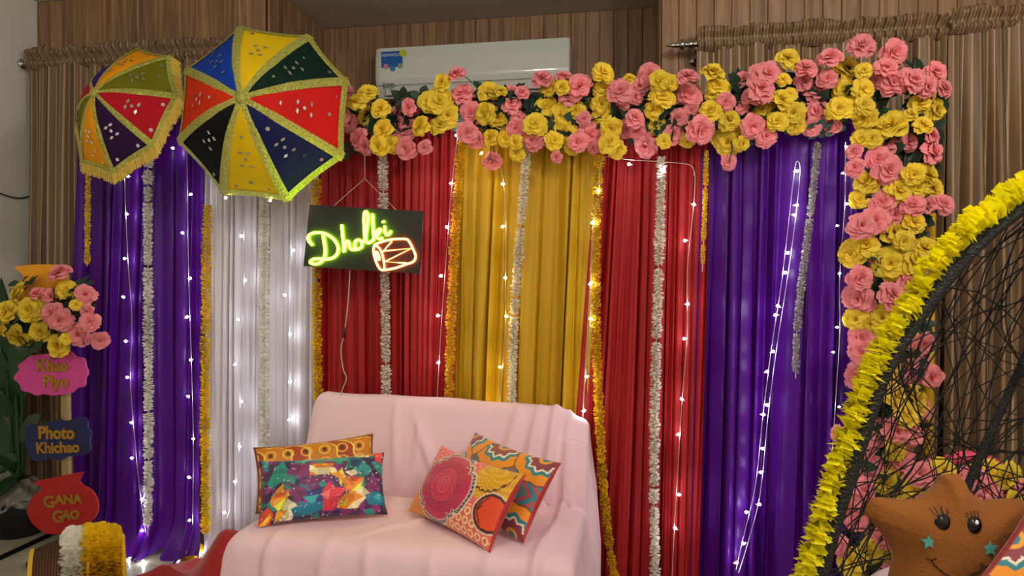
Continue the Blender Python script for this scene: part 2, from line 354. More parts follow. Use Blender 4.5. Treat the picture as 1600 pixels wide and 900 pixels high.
# window curtains with rods
def curtain(label, x0, x1, zr, seed, ycur=3.72):
    nf = int((x1-x0)/.12)
    o = thing('window_curtain', label, 'curtain', ((x0+x1)/2, ycur, 0), 'striped window curtains')
    b = drape('cloth', None, M['stripe'], (x0, zr-.02), (x1, zr-.02), (x1, .01), (x0, .01), ycur, seed, nf, .08, uvlen=(x1-x0)*1.6, nu=nf*24, nv=30)
    b.parent = o; b.matrix_parent_inverse = Matrix.Translation(-origin(o))
    rs = random.Random(seed); ph = [rs.uniform(0, 6) for _ in range(6)]; W = x1-x0
    def hd(u, v):                                                    # gathered pocket and standing ruffle round the rod
        x = x0+W*u; p1 = 2*PI*W*u
        g = abs(math.sin(p1*11+1.5*math.sin(p1*1.7+ph[0])+ph[1])); lump = .5+.5*math.sin(p1*3.1+ph[2]+1.3*math.sin(p1*.9+ph[3]))
        if v < .5: k = v/.5; return (x, ycur-.004-.026*math.sin(PI*k)-.024*g*(.35+.65*math.sin(PI*k)), zr-.045+.06*k)
        k = (v-.5)/.5; n1 = mnoise.noise(Vector((x*34, k*2.2, seed))); n2 = mnoise.noise(Vector((x*15, k*1.5+4, seed+7)))
        hgt = .058+.016*lump+.022*mnoise.noise(Vector((x*12, 1.5, seed)))
        return (x+.006*n2*k, ycur-.004-.030*math.sin(PI*min(1, k*.9))-.030*g*min(1, k*2)*(.6+.8*n2)-.012*n1, zr+.015+hgt*k**.8+.012*n1*math.sin(PI*k))
    nu = int(W*240); V, Fc = grid(hd, nu, 12); h = part('heading', (V, Fc), M['stripe'], o, True)
    uvl = h.data.uv_layers.new(name='UV'); co = np.array([[(i % (nu+1))/nu*W*3.0, 0] for i in range(len(V))], dtype=np.float32)
    li = np.empty(len(h.data.loops), dtype=np.int32); h.data.loops.foreach_get('vertex_index', li); uvl.data.foreach_set('uv', co[li].ravel())
def rod(label, x0, x1, zr, ends, y=3.72):
    t = thing('curtain_rod', label, 'curtain rod', ((x0+x1)/2, y, zr))
    part('rod', tube([(x0, y, zr), (x1, y, zr)], .012, 12), M['chrome'], t, True)
    for s, x in ends:
        prof = [(.012, 0), (.02, .004), (.02, .02), (.012, .026), (.012, .04), (.026, .044), (.026, .056), (.01, .062), (.014, .075), (.001, .13)]
        V, Fc = lathe([(r*1.15, z*1.15) for r, z in prof], 16); V = [(x+s*q[2], y+q[0], zr+q[1]) for q in V]; part('finial', (V, Fc), M['chrome'], t, True)
        xb = x-s*.015
        part('bracket', join(tube([(xb, YB-.014, zr-.05), (xb, y+.03, zr-.05), (xb, y, zr-.02), (xb, y, zr-.012)], .01, 10), tube([(xb, YB-.014, zr-.05), (xb, YB-.022, zr-.05)], .032, 14), tube([(xb-.02, y, zr), (xb+.02, y, zr)], .021, 14)), M['chrome'], t, True)
ZR1 = P(1090, 69, 3.72).z; ZR0 = P(45, 99, 3.72).z
xr0 = P(1090, 69, 3.72).x; xmid = P(1478, 40, 3.72).x
rod('chrome curtain rod with pointed finial above the rose garland', xr0-.01, XR-.02, ZR1, [(-1, xr0-.02)])
curtain('brown striped curtain gathered on the rod behind the roses', xr0, xmid, ZR1, 3)
curtain('brown striped curtain behind the egg chair on the right', xmid+.01, XR-.1, ZR1+.02, 5)
xl0 = P(48, 100, 3.72).x
rod('chrome curtain rod end against the left wall', xl0-.005, XJ0-.06, ZR0, [(-1, xl0-.005)])
curtain('brown striped curtain behind the fringed umbrella on the left', xl0, XJ0-.15, ZR0, 8)

# ------------------------------------------------------------------ air conditioner
yA = YREC-.23; p0 = P(588, 74, yA); p1 = P(889, 59, yA); zb = P(592, 152, yA).z; zt = (p0.z+p1.z)/2; xa0, xa1 = p0.x, p1.x
t = thing('air_conditioner', 'silver wall-mounted split air conditioner above the rose garland', 'air conditioner', ((xa0+xa1)/2, YREC-.1, zb))
H = zt-zb
prof = [(YREC-.016, zb+.02), (yA+.05, zb), (yA+.015, zb+.06), (yA-.004, zb+.12), (yA, zb+H*.75), (yA+.012, zt-.005), (yA+.02, zt), (YREC-.016, zt)]
n = len(prof); V = [(x, a_, b_) for x in (xa0, xa1) for a_, b_ in prof]
part('body', (V, [tuple(range(n)), tuple(range(n, 2*n))[::-1]]+[((i+1) % n, i, n+i, n+(i+1) % n) for i in range(n)]), M['acw'], t)
def fp(u, v):
    z = zb+.075+(H-.078)*v; y = np.interp(z, [zb, zb+.06, zb+.12, zb+H*.75, zt], [yA+.05, yA+.015, yA-.004, yA, yA+.014])-.012
    e = max(0, abs(u-.5)-.485)/.015; return (xa0-.004+(xa1-xa0+.008)*u, y+.012*e*e, z)
part('front_panel', grid(fp, 60, 16), M['ac'], t, True)
part('air_louver', box(xa0+.06, xa1-.06, yA+.008, yA+.024, zb+.012, zb+.066, .004), M['acw'], t)
MX = lambda px, py, yy=yA-.0145: frame(P(px, py, yy), (1, 0, 0), (0, 0, 1))
sx = (xa1-xa0)
st = part('sticker', box(P(597, 80, yA).x, P(630, 80, yA).x, yA-.0145, yA-.0125, P(600, 107, yA).z, P(600, 82, yA).z), M['sticker'], t, label='blue promotional sticker')
text('KENWOOD', .026, MX(613, 86, yA-.015), M['eyew'], st, ext=.0004)
for px, py, r, c in ((629.5, 83, .024, '#c8d020'), (603, 104, .018, '#d88a98'), (613.5, 107, .019, '#3a86c8'), (625, 103, .018, '#8aa888')):
    c0 = P(px, py, yA-.0155); mm = mat('sticker_badge', c, .4); part('badge', prism([(r*math.cos(k*PI/10), r*math.sin(k*PI/10)) for k in range(20)], .002, frame(c0, (1, 0, 0), (0, 0, 1))), mm, st)
text('ECO', .042, MX(607.5, 134), M['ink'], t, ext=.0005); text('Plus', .018, MX(612, 139.5), M['ink'], t, ext=.0005)

# ------------------------------------------------------------------ roses and leaves
def rose_mesh(seed):
    rs = random.Random(seed); V, Fc = [], []
    def petal(az, al, L, Wd, curl, lift):
        n0 = len(V); ca, sa = math.cos(az), math.sin(az); nu, nv = 4, 5
        j0 = rs.uniform(-.10, .10); w0 = rs.uniform(0, 6); prof_w = (.30, .72, .98, 1.0, .86, .30)
        r = 0.0; z = lift
        for j in range(nv+1):
            s = j/nv; a = al + curl*max(0, s-.35)**1.5*2.2               # opening angle grows to the curled tip
            if j: r += L/nv*math.sin(a); z += L/nv*math.cos(a)
            for i in range(nu+1):
                q = (i/nu-.5)*2; cup = q*q*.30*Wd*(1-s*.75)
                wv = .045*L*math.sin(3.1*q+w0)*s
                rr_ = r-cup*math.cos(a)+wv*math.cos(a); zz = z+cup*math.sin(a)*.8+wv*math.sin(a)
                t_ = q*Wd*.5*prof_w[j]+j0*s
                V.append((rr_*ca-t_*sa, rr_*sa+t_*ca, zz))
        for j in range(nv):
            for i in range(nu): b0 = n0+j*(nu+1)+i; Fc.append((b0, b0+1, b0+nu+2, b0+nu+1))
    for n, al, L, Wd, curl, lift in ((6, 62, .98, .95, .9, 0), (6, 47, .92, .86, 1.0, .05), (5, 33, .84, .78, 1.0, .09), (5, 22, .74, .62, .8, .12), (4, 13, .66, .46, .6, .13), (3, 5, .58, .30, .35, .13)):
        o_ = rs.uniform(0, 6.28)
        for k in range(n): petal(o_+2*PI*k/n+rs.uniform(-.18, .18), R(al+rs.uniform(-8, 8)), L*rs.uniform(.9, 1.1), Wd, curl+rs.uniform(-.2, .4), lift)
    return V, Fc
RV = [rose_mesh(k) for k in range(5)]
ROSE = {c: [] for c in 'PY'}
for c, mk in (('P', 'pink_r'), ('Y', 'yel_r')):
    for vf in RV: me = mesh('rose', *vf, smooth=True); me.materials.append(M[mk]); ROSE[c].append(me)
def sprig_mesh(seed, nl=5):
    rs = random.Random(seed); V, Fc = [], []
    for k in range(nl):
        az = 2*PI*k/nl+rs.uniform(-.3, .3); el = rs.uniform(.1, .7); L = rs.uniform(.75, 1.1); wd = L*.30
        d = Vector((math.cos(az)*math.cos(el), math.sin(az)*math.cos(el), math.sin(el))); s = Vector((-math.sin(az), math.cos(az), 0)); up = d.cross(s)
        n0 = len(V); st = ((0, .05), (.25, .75), (.5, 1), (.75, .7), (1, .03))
        for tt, ww in st:
            c = d*(L*tt+.05)-up*(-.25*L*tt*tt)
            c = d*(L*tt+.05)-Vector((0, 0, .3*L*tt*tt))
            V += [c-s*wd*ww+Vector((0, 0, .06*ww)), c, c+s*wd*ww+Vector((0, 0, .06*ww))]
        for j in range(4):
            for i in range(2): b0 = n0+j*3+i; Fc.append((b0, b0+1, b0+4, b0+3))
    return V, Fc
SPR = []
for k in range(4): me = mesh('leaf_sprig', *sprig_mesh(k), smooth=True); me.materials.append(M['leaf']); SPR.append(me)
rr = random.Random(21)
def put_rose(parent, px, py, c, size, y, away=None, depth=False, D=None):
    p = PD(px, py, D) if D else P(px, py, y)
    dist = (p-EYE).dot(FWD); s = size/2*dist/F*1.26
    d = Vector((rr.uniform(-.55, .55), -1, rr.uniform(-.35, .55)))
    if away is not None: d = (Vector((0, -1, .1))*.75+Vector(away)*rr.uniform(.2, .7)+Vector((rr.uniform(-.35, .35), 0, rr.uniform(-.3, .3))))
    q = d.normalized().to_track_quat('Z', 'Y') @ Quaternion((0, 0, 1), rr.uniform(0, 6.28))
    return link('rose', rr.choice(ROSE[c]), None, parent, p - d.normalized()*s*.35, q, s)
def put_sprig(parent, p, s, d=None):
    d = d or Vector((rr.uniform(-1, 1), -.8, rr.uniform(-1, 1)))
    return link('leaf_sprig', rr.choice(SPR), None, parent, p, Vector(d).normalized().to_track_quat('Z', 'Y') @ Quaternion((0, 0, 1), rr.uniform(0, 6.28)), s)
z2 = """P98,390,90 P88,490,75 P125,525,70 P160,590,90 P190,625,75 Y155,430,80 Y205,390,80 Y195,490,85 Y255,460,80 Y265,550,90 Y250,625,90 Y300,615,75 P330,480,85 P375,455,70 P340,560,80 P395,545,90 Y425,535,85 P365,635,90 P445,630,60
Y515,350,75 P582,310,75 Y465,430,90 Y510,430,110 Y545,490,90 Y510,530,80 P605,395,95 P640,480,95 P625,565,90 P660,595,80 Y725,385,95 Y772,385,55 Y700,485,90 Y755,500,95 Y725,585,70 P735,692,80 Y790,590,70 Y830,605,60 Y835,650,70 P815,385,60 P862,390,60 P817,440,90 P845,500,60 P835,550,85 P905,595,90 Y915,530,100 P945,330,85 P1040,325,70 Y970,370,80 Y965,450,95 Y1030,370,70 Y1025,490,90 P1060,405,90 P1105,365,105 Y1090,470,80 P1125,505,60 Y1040,565,100 Y1000,600,80 P1095,605,80 P1155,570,110 Y1070,635,60 P1005,670,50 P1165,630,60
Y1210,305,90 Y1215,380,90 Y1200,440,85 Y1200,490,85 Y1240,550,90 Y1230,605,90 Y1260,640,80 Y1320,330,50 P1280,385,105 P1295,440,60 P1400,320,100 P1360,365,80 P1345,410,70 Y1450,345,90 Y1500,350,60 Y1460,410,100 Y1420,465,80 Y1430,530,85 P1345,500,80 P1305,550,80 P1350,560,70 P1385,625,95 Y1465,600,60"""
z3 = """P95,320,85 P95,400,110 Y15,345,80 Y10,410,80 P55,500,75 P110,470,70 P35,575,90 P155,555,120 Y95,600,70 Y205,305,100 Y225,365,90 Y205,400,70 P255,435,80 P325,335,70 P325,450,65 Y190,470,95 Y275,510,95 Y300,555,80 Y265,605,120 Y330,610,70 P270,690,65 P395,310,80 P440,310,100 P410,375,120 P375,405,90 Y525,245,95 Y505,335,60 Y500,420,90 Y530,400,60 Y410,465,95 Y475,515,85 Y545,480,90 Y555,540,75 P375,540,100 P430,580,90 P600,285,90 P695,240,100 P590,345,80 P640,380,105 P690,335,80 P645,475,105 P625,540,80 P700,525,90 Y775,290,115 Y845,300,70 Y765,385,100 Y845,380,90 Y740,460,100 Y805,460,80 Y850,445,80"""
z3c = """Y845,510,100 Y960,530,130 Y835,590,90 Y880,590,80 P835,190,110 P975,225,110 P940,285,90 P910,345,80 P970,350,110 P1060,335,110 P1120,370,90 P1155,300,90 P1190,370,80 Y1090,435,90 Y1155,470,100 Y1050,485,60 P1015,490,50 Y1100,530,80 P1135,570,85 P940,610,90 P1040,605,80 P1140,645,110 P800,645,70 P805,715,80 P905,680,105 P950,720,120 Y855,775,105 Y910,810,60 Y1000,805,110 Y1060,745,90 Y1120,740,100 Y1075,800,90 Y1145,800,95 Y825,850,80 P920,860,110 P1055,870,100 P1120,870,80 P1190,870,90"""
z7 = """P185,105,60 P215,95,60 P260,80,55 Y262,118,60 Y305,95,50 Y280,140,45 Y195,150,55 Y160,170,60 P215,175,35 Y330,155,55 Y250,190,70 Y305,185,65 P180,225,55 P175,270,65 P290,235,45 P255,260,65 Y230,315,65 Y170,318,50 Y205,330,40 Y295,275,50 P185,360,60 P185,395,60 P325,375,55 P300,440,60 P345,450,50 P310,405,55 Y265,490,60 Y310,500,60 Y290,530,60 P225,575,60 P265,570,60 P300,580,45 P130,580,40 Y260,610,60 Y240,690,60 Y275,660,55 P190,705,50 P160,755,65 P170,775,50 P225,815,55 Y200,850,60 P130,830,45 Y160,870,60 P335,660,60 P310,690,60 Y255,860,60 P250,900,60 Y180,920,60 P150,960,60 Y230,960,60 P200,1000,60 Y150,1020,60"""
def rose_list(s, ox, oy, sc):
    for w_ in s.split():
        a_, b_, c_ = w_[1:].split(','); yield ox+float(a_)/sc, oy+float(b_)/sc, w_[0], float(c_)/sc
# top swag
def yrose(): return 3.20+rr.uniform(-.06, .05)
t = thing('rose_garland', 'long garland of pink and yellow artificial roses along the backdrop top', 'flower garland', P(940, 180, 3.25))
vine = [P(x, y, 3.27) for x, y in ((530, 165), (600, 190), (680, 175), (760, 175), (850, 175), (950, 175), (1050, 165), (1150, 165), (1250, 155), (1350, 150))]
part('vine', tube(spline(vine, 6), .007, 6), M['leaf'], t, True)
for px, py, c, s in list(rose_list(z2, 500, 0, 2.727))+list(rose_list(z3, 1040, 0, 2.727)):
    cy = np.interp(px, [530, 600, 760, 950, 1150, 1350], [185, 190, 175, 175, 165, 140])
    put_rose(t, px, py, c, s, yrose(), ((px-np.interp(px, [530, 1350], [560, 1330]))/200, 0, (cy-py)/90))
for k in range(120):
    x = rr.uniform(540, 1340); cy = np.interp(x, [530, 600, 760, 950, 1150, 1350], [190, 190, 178, 175, 165, 150]); put_sprig(t, P(x, cy+rr.uniform(-38, 42), 3.25+rr.uniform(-.02, .04)), rr.uniform(.07, .10))
for px, py, x2, y2 in ((766, 250, 760, 205), (868, 246, 872, 215), (1139, 252, 1142, 215)): part('stem', tube([P(px, py, 3.2), P((px+x2)/2+4, (py+y2)/2, 3.2), P(x2, y2, 3.25)], .003, 5), M['stem'], t)
part('stem', tube(spline([P(713, 115, 3.2), P(730, 122, 3.18), P(745, 138, 3.2), P(752, 150, 3.24)], 4), .002, 5), M['stem'], t)
# right column
t = thing('rose_garland', 'tall column of pink and yellow artificial roses right of the purple drape', 'flower garland', P(1400, 860, 3.2))
vine = [P(x, y, 3.24) for x, y in ((1430, 90), (1420, 200), (1405, 320), (1390, 450), (1390, 560), (1385, 680), (1375, 800), (1370, 900), (1370, 940))]
part('vine', tube(spline(vine, 6), .007, 6), M['leaf'], t, True)
for px, py, c, s in list(rose_list(z3c, 1040, 0, 2.727))+list(rose_list(z7, 1220, 280, 1.4516)):
    cx = np.interp(py, [90, 320, 560, 900], [1420, 1405, 1390, 1370]); put_rose(t, px, py, c, s, yrose(), ((px-cx)/70, 0, .1))
for k in range(34):
    y = rr.uniform(470, 930); cx = np.interp(y, [90, 320, 560, 900], [1420, 1405, 1395, 1380]); put_rose(t, cx+rr.uniform(-55, 55), y, rr.choice('PY'), rr.uniform(36, 44), 3.23, (0, 0, .1))
for k in range(130):
    y = rr.uniform(110, 930); cx = np.interp(y, [90, 320, 560, 900], [1420, 1405, 1390, 1370]); put_sprig(t, P(cx+rr.uniform(-48, 48), y, 3.24+rr.uniform(-.02, .04)), rr.uniform(.07, .10))

# ------------------------------------------------------------------ garlands of small flowers
def tuft_mesh(seed, layers=13, per=9, rnd=.25, wid=.42, r0=.12, dzr=.10):
    rs = random.Random(seed); V, Fc = [], []
    for k in range(layers):
        z = (k+.5)/layers; env = .78+.22*math.sin(PI*z)
        for j in range(per):
            a = 2*PI*(j+rs.uniform(-.35, .35))/per+k*.37; r1 = env*rs.uniform(1-rnd, 1+rnd*.4); dz = rs.uniform(-dzr, dzr); wd = wid*rs.uniform(.7, 1.1)
            d = Vector((math.cos(a), math.sin(a), 0)); s = Vector((-math.sin(a), math.cos(a), 0)); tw = rs.uniform(-.06, .06)
            n0 = len(V)
            V += [d*r0-s*wd*.25+Vector((0, 0, z)), d*r0+s*wd*.25+Vector((0, 0, z)), d*r1+s*wd*.5+Vector((0, 0, z+dz+tw)), d*r1-s*wd*.5+Vector((0, 0, z+dz-tw))]
            Fc.append((n0, n0+1, n0+2, n0+3))
    return V, Fc
def tuft_set(m, **kw):
    out = []
    for k in range(3): me = mesh('flower_tuft', *tuft_mesh(k+5, **kw)); me.materials.append(m); out.append(me)
    return out
TW = tuft_set(M['jasmine']); TY = tuft_set(M['marigold']); TG = tuft_set(M['greyg'], rnd=.15); TL_ = tuft_set(M['lemon'], layers=7, per=9, wid=1.0, rnd=.35, dzr=.4)
def along(pts, step):
    """resample a polyline"""
    pts = [Vector(p) for p in pts]; out = [pts[0]]; acc = 0
    for a_, b_ in zip(pts[:-1], pts[1:]):
        L = (b_-a_).length; s = step-acc
        while s <= L: out.append(a_.lerp(b_, s/L)); s += step
        acc = L-(s-step)
    return out
def garland(label, pts, tufts, mstr, r, seg=.085, gaps=.15, group=None, name='flower_garland', cat='garland'):
    pts = spline(pts, 10) if len(pts) > 2 else pts
    t = thing(name, label, cat, pts[-1], group)
    part('string', tube(along(pts, .05), .0025, 5), M['wire'], t)
    q = along(pts, seg)
    for a_, b_ in zip(q[:-1], q[1:]):
        d = b_-a_; L = d.length*(rr.uniform(.78, .9) if rr.random() < gaps else 1.04)
        link('flower_tuft', rr.choice(tufts), None, t, a_, d.to_track_quat('Z', 'Y') @ Quaternion((0, 0, 1), rr.uniform(0, 6.28)), (r*rr.uniform(.88, 1.1), r*rr.uniform(.88, 1.1), L))
    return t
YG = 3.245
gw = 'white flower strings on the backdrop'; gy = 'marigold strings on the backdrop'
PP = lambda l, y=YG: [P(a_, b_, y) for a_, b_ in l]
garland('white flower string hanging down the left purple drape', PP([(231, 215), (231, 400), (232, 600), (231, 838)]), TW, 'wire', .026, group=gw)
garland('off-white flower string hanging down the sheer white drape', PP([(413, 300), (413, 500), (413, 650), (411, 800)]), TW, 'wire', .027, gaps=.05, group=gw)
garland('white flower string passing behind the neon sign', PP([(598, 220), (599, 330), (602, 480), (604, 660)]), TW, 'wire', .026, group=gw)
garland('white flower string hanging down the middle of the yellow drape', PP([(824, 215), (816, 320), (806, 450), (801, 560), (800, 680)]), TW, 'wire', .026, gaps=.3, group=gw)
garland('white flower string hanging down the right red drape', PP([(1034, 245), (1029, 420), (1023, 640), (1022, 780), (1024, 940)]), TW, 'wire', .026, group=gw)
garland('greyish thin flower string on the right purple drape', PP([(1278, 222), (1268, 320), (1254, 430), (1245, 520), (1243, 600)]), TG, 'wire', .018, gaps=.02, group=gw)
garland('thin marigold string at the outer left edge of the backdrop', PP([(138, 240), (137, 330), (136, 430)]), TY, 'wire', .016, group=gy)
garland('marigold string between the left purple and sheer white drapes', PP([(325, 320), (322, 450), (321, 650), (321, 848)]), TY, 'wire', .027, gaps=.03, group=gy)
garland('marigold string between the sheer white drape and red drape', PP([(494, 280), (494, 400), (495, 520), (498, 660)]), TY, 'wire', .026, gaps=.03, group=gy)
garland('marigold string along the left edge of the yellow drape', PP([(723, 210), (714, 320), (706, 470), (700, 660)]), TY, 'wire', .026, gaps=.05, group=gy)
garland('long marigold string slanting down beside the right end of the sofa', PP([(937, 235), (931, 380), (932, 540), (939, 700), (948, 820), (966, 940)]), TY, 'wire', .025, group=gy)
garland('thin marigold string between the right red and purple drapes', PP([(1104, 235), (1101, 330), (1097, 430)]), TY, 'wire', .013, group=gy)

# ------------------------------------------------------------------ fairy lights
def bulb_mesh():
    v, f = lathe([(.0028, -.016), (.0034, -.006)], 6); v2, f2 = lathe([(.002, -.0062), (.0052, -.003), (.006, .0015), (.0045, .0055), (.001, .0072)], 8)
    me = mesh('bulb', *join((v, f), (v2, f2)), smooth=True); me.materials.append(M['white_pl']); me.materials.append(M['bulb'])
    nf = len(f); me.polygons.foreach_set('material_index', [0]*nf+[1]*(len(me.polygons)-nf)); return me
BM = bulb_mesh(); BW = BM.copy(); BW.materials.clear(); BW.materials.append(M['white_pl']); BW.materials.append(M['bulbw']); BW.polygons.foreach_set('material_index', [p.material_index for p in BM.polygons])
def lights(label, wirepts, bulbs, y=3.262, warm=False, group='fairy light strings', scale=1.0, floor=False):
    f3 = (lambda a_, b_: PZ(a_, b_, .008)) if floor else (lambda a_, b_: P(a_, b_, y))
    W = [f3(*q) for q in wirepts]; t = thing('fairy_lights', label, 'string lights', W[-1], group)
    part('wire', tube(spline(W, 6), .0016, 4), M['wire'], t)
    for a_, b_ in bulbs:
        p = f3(a_, b_)+(Vector((0, 0, .004)) if floor else Vector((0, -.010, 0)))
        d = Vector((rr.choice((-1, 1))*rr.uniform(.7, 1), -rr.uniform(0, .3), rr.uniform(-.3, .5)))
        link('bulb', BW if warm else BM, None, t, p, d.to_track_quat('Z', 'Y'), scale)
    return t
def jig(b, amp=4): return [(x+(amp if k % 2 else -amp), y) for k, (x, y) in enumerate(b)]
S1 = [(202, 276), (200, 335), (197, 404), (195, 464), (199, 533), (201, 589), (208, 660), (208, 715), (224, 779), (224, 828)]
lights('fairy light string left of the garland on the left purple drape', [(200, 225), (195, 280), (200, 405), (206, 500), (204, 600), (212, 700), (219, 770), (228, 832)], S1)
S2 = [(272, 232), (300, 304), (287, 364), (299, 435), (294, 495), (300, 562), (296, 619), (304, 685), (297, 745), (298, 812)]
lights('fairy light string right of the garland on the left purple drape', [(292, 235), (293, 305), (295, 436), (299, 560), (302, 690), (301, 820)], S2)
lights('fairy light string along the left half of the sheer white drape', [(380, 320), (382, 430), (376, 560), (374, 690), (366, 770), (352, 815)], [(379, 369), (385, 438), (374, 499), (369, 569), (379, 627), (376, 697), (369, 752), (352, 800)])
lights('fairy light string along the right half of the sheer white drape', [(450, 325), (456, 420), (452, 530), (456, 640), (460, 700)], [(460, 391), (447, 461), (455, 522), (455, 596), (454, 655)])
lights('fairy light string on the red drape left of the yellow drape', [(716, 205), (706, 290), (696, 420), (690, 500), (686, 570), (682, 640)], [(714, 212), (706, 287), (699, 355), (690, 431), (685, 493), (686, 566)])
lights('warm fairy light string on the yellow drape', [(760, 225), (782, 260), (790, 330), (790, 430), (789, 520), (780, 640)], [(753, 240), (786, 288), (786, 354), (790, 434), (792, 494), (782, 573), (776, 632)], warm=True)
lights('fairy light string running over the right red drape top and down its left edge', [(1085, 275), (1078, 258), (1035, 253), (985, 250), (942, 248), (936, 300), (927, 350), (923, 450), (922, 510), (914, 600), (908, 700), (900, 790)], [(983, 257), (1035, 266), (935, 298), (926, 348), (923, 443), (923, 498), (917, 588), (913, 641), (903, 712), (905, 772)], y=3.23)
lights('fairy light string down the right part of the right red drape', [(1083, 262), (1086, 280), (1083, 330), (1074, 420), (1074, 520), (1066, 620), (1060, 720), (1054, 820), (1050, 900)], [(1084, 320), (1070, 376), (1074, 475), (1069, 529), (1065, 623), (1060, 678), (1061, 772), (1055, 824)])
S9 = [(1244, 268), (1244, 321), (1241, 336), (1230, 395), (1226, 426), (1215, 478), (1211, 492), (1207, 549), (1198, 580), (1198, 632), (1192, 647), (1191, 700), (1188, 737), (1186, 787), (1166, 799), (1161, 848), (1150, 878)]
lights('doubled fairy light string looped down the middle of the right purple drape', [(1150, 890), (1160, 845), (1180, 760), (1192, 650), (1206, 540), (1220, 450), (1232, 350), (1241, 270), (1246, 252), (1250, 270), (1242, 350), (1228, 450), (1214, 540), (1200, 650), (1188, 770), (1168, 850), (1154, 895)], S9, y=3.25)
lights('faint fairy light string at the edge between purple drape and rose column', [(1321, 222), (1320, 320), (1312, 430), (1312, 520), (1306, 620), (1300, 720), (1298, 800)], [(1321, 230), (1316, 271), (1322, 319), (1307, 353), (1311, 427), (1321, 477), (1307, 511), (1301, 550), (1310, 635), (1302, 706), (1312, 820)], scale=.7)
lights('fairy light string trailing on the floor tiles at the left', [(60, 858), (110, 866), (160, 872), (203, 874), (226, 878), (250, 884)], [(69, 862), (203, 873), (224, 878)], floor=True)

# ------------------------------------------------------------------ umbrellas
def umbrella(label, C, ax, upd, Rr, h, cols, phase, fringe, trimw=.026, bulbs=()):
    """canopy seen from outside: C rim centre, ax outward axis, upd direction of vertex 0 before phase"""
    ax = ax.normalized(); X = (upd-ax*upd.dot(ax)).normalized(); Y = X.cross(ax)     # clockwise as seen by the viewer
    t = thing('decorative_umbrella', label, 'umbrella', C, 'decorative umbrellas')
    ang = [phase[k] for k in range(8)]+[phase[0]+2*PI]
    rl = lambda k: Rr
    prof = lambda s: h*(1-s**1.7)
    def pt(a, s, rad=None): return C+(X*math.cos(a)+Y*math.sin(a))*((rad or Rr)*s)+ax*prof(s)
    def surf(k, u, s, off=0):
        a0, a1 = ang[k], ang[k+1]; p = pt(a0, s).lerp(pt(a1, s), u)
        p = p + ax*(.012*math.sin(PI*s)*math.sin(PI*u))                       # panels sag between the ribs
        if s > .001: p += (C+ax*prof(s)-p)*(.025*(s**6)*math.sin(PI*u))
        return p+ax*off
    for k in range(8):
        pn = part('canopy_panel', grid(lambda u, s: surf(k, u, s), 10, 14, 0, 1, .02, 1), UMB[cols[k]], t, True)
        rs = random.Random(k*7+int(C.x*100)); vf = []
        def mirror(u, s, r, dia, rot=0):
            o = surf(k, u, s, .004); du = (surf(k, u+.02, s)-surf(k, u-.02, s)).normalized(); ds = (surf(k, u, s+.02)-surf(k, u, s-.02)).normalized(); nn = ds.cross(du)
            if nn.dot(ax) < 0: nn = -nn
            dv = nn.cross(du); n = 4 if dia else 10; pts = []
            for j in range(n):
                a = 2*PI*j/n+rot; x, y = (r*math.cos(a)*(1 if not dia else 1.2), r*math.sin(a)*(1 if not dia else .65)); pts.append(o+nn*.002+du*x+dv*y)
            vf.append((pts, [tuple(range(n))]))
        cu, cs = .5, .62
        mirror(cu, cs, .008, False)
        for j in range(4): a = PI/4+PI/2*j; mirror(cu+.14*math.cos(a), cs+.09*math.sin(a), .011, True, rs.uniform(-.4, .4))
        for u, s in ((.22, .9), (.78, .9), (.5, .85), (.5, .4), (.35, .78)):
            if rs.random() < .6: mirror(u, s, rs.uniform(.006, .010), rs.random() < .5)
        part('mirror_work', join(*vf), M['mirror'], pn, kind='stuff')
    for k in range(8):
        a = ang[k]; tg = -X*math.sin(a)+Y*math.cos(a); vf = []
        def rib(u, s): return pt(a, s)+tg*((u-.5)*trimw*(1+.25*s))+ax*(.006-.010*abs(u-.5))+tg*0
        part('rib_trim', grid(rib, 4, 16, 0, 1, 0, 1.0), M['gold'], t, True)
    for k in range(8):
        def ed(u, s): return surf(k, u, .945+.06*s, .005+.003*math.sin(PI*s))
        part('edge_trim', grid(ed, 12, 4), M['gold'], t, True)
        if fringe:
            vf = []; rs = random.Random(k)
            for j in range(46):
                for lay in range(2):
                    u = (j+rs.random())/46; a_ = surf(k, u, 1.0, .004+.004*lay); a2 = surf(k, min(1, u+.022), 1.0, .004+.004*lay)
                    out = (a_-C).normalized(); dn = (out*.55-ax*.25+Vector((0, 0, -.65))).normalized(); L = rs.uniform(.040, .055); sw = tgx = (a2-a_)*rs.uniform(-.3, .3)
                    vf.append(([a_, a2, a2+dn*L+sw, a_+dn*L+sw], [(0, 1, 2, 3)]))
            part('fringe', join(*vf), M['fringe'], t, kind='stuff')
    hub = [C+ax*(h-.012), C+ax*(h+.008), C+ax*(h+.016), C+ax*(h+.02)]
    part('hub_cap', tube(hub, [.03, .026, .016, .004], 14), M['gold'], t, True)
    part('shaft', tube([C+ax*(h-.02), C-ax*.10], .006, 8), M['steel'], t, True)
    top = pt(ang[0], 1.0); part('hanging_thread', tube([top, Vector((top.x, top.y, ZC))], .0008, 4), M['wire'], t)
    for (k, u) in bulbs: link('bulb', BW, None, t, surf(k, u, 1.03, .0), (-ax).to_track_quat('Z', 'Y'), 1.0)
C2 = PD(413, 178, 3.2)
vp = [(373, 34), (480, 64), (545, 127), (535, 245), (452, 320), (352, 299), (280, 222), (291, 110)]
ph2 = []
for x, y in vp:
    a_ = math.atan2((x-413), -(y-178)); a_ = a_ if not ph2 or a_ > ph2[-1]-.1 else a_+2*PI; ph2.append(a_)
umbrella('large velvet umbrella with gold ribs and no fringe beside neon sign', C2, -FWD, UPV, .420, .27, ['yellow', 'green', 'red', 'navy', 'yellow', 'black', 'orange_red', 'blue'], ph2, False, .034, bulbs=((4, .3), (4, .97)))
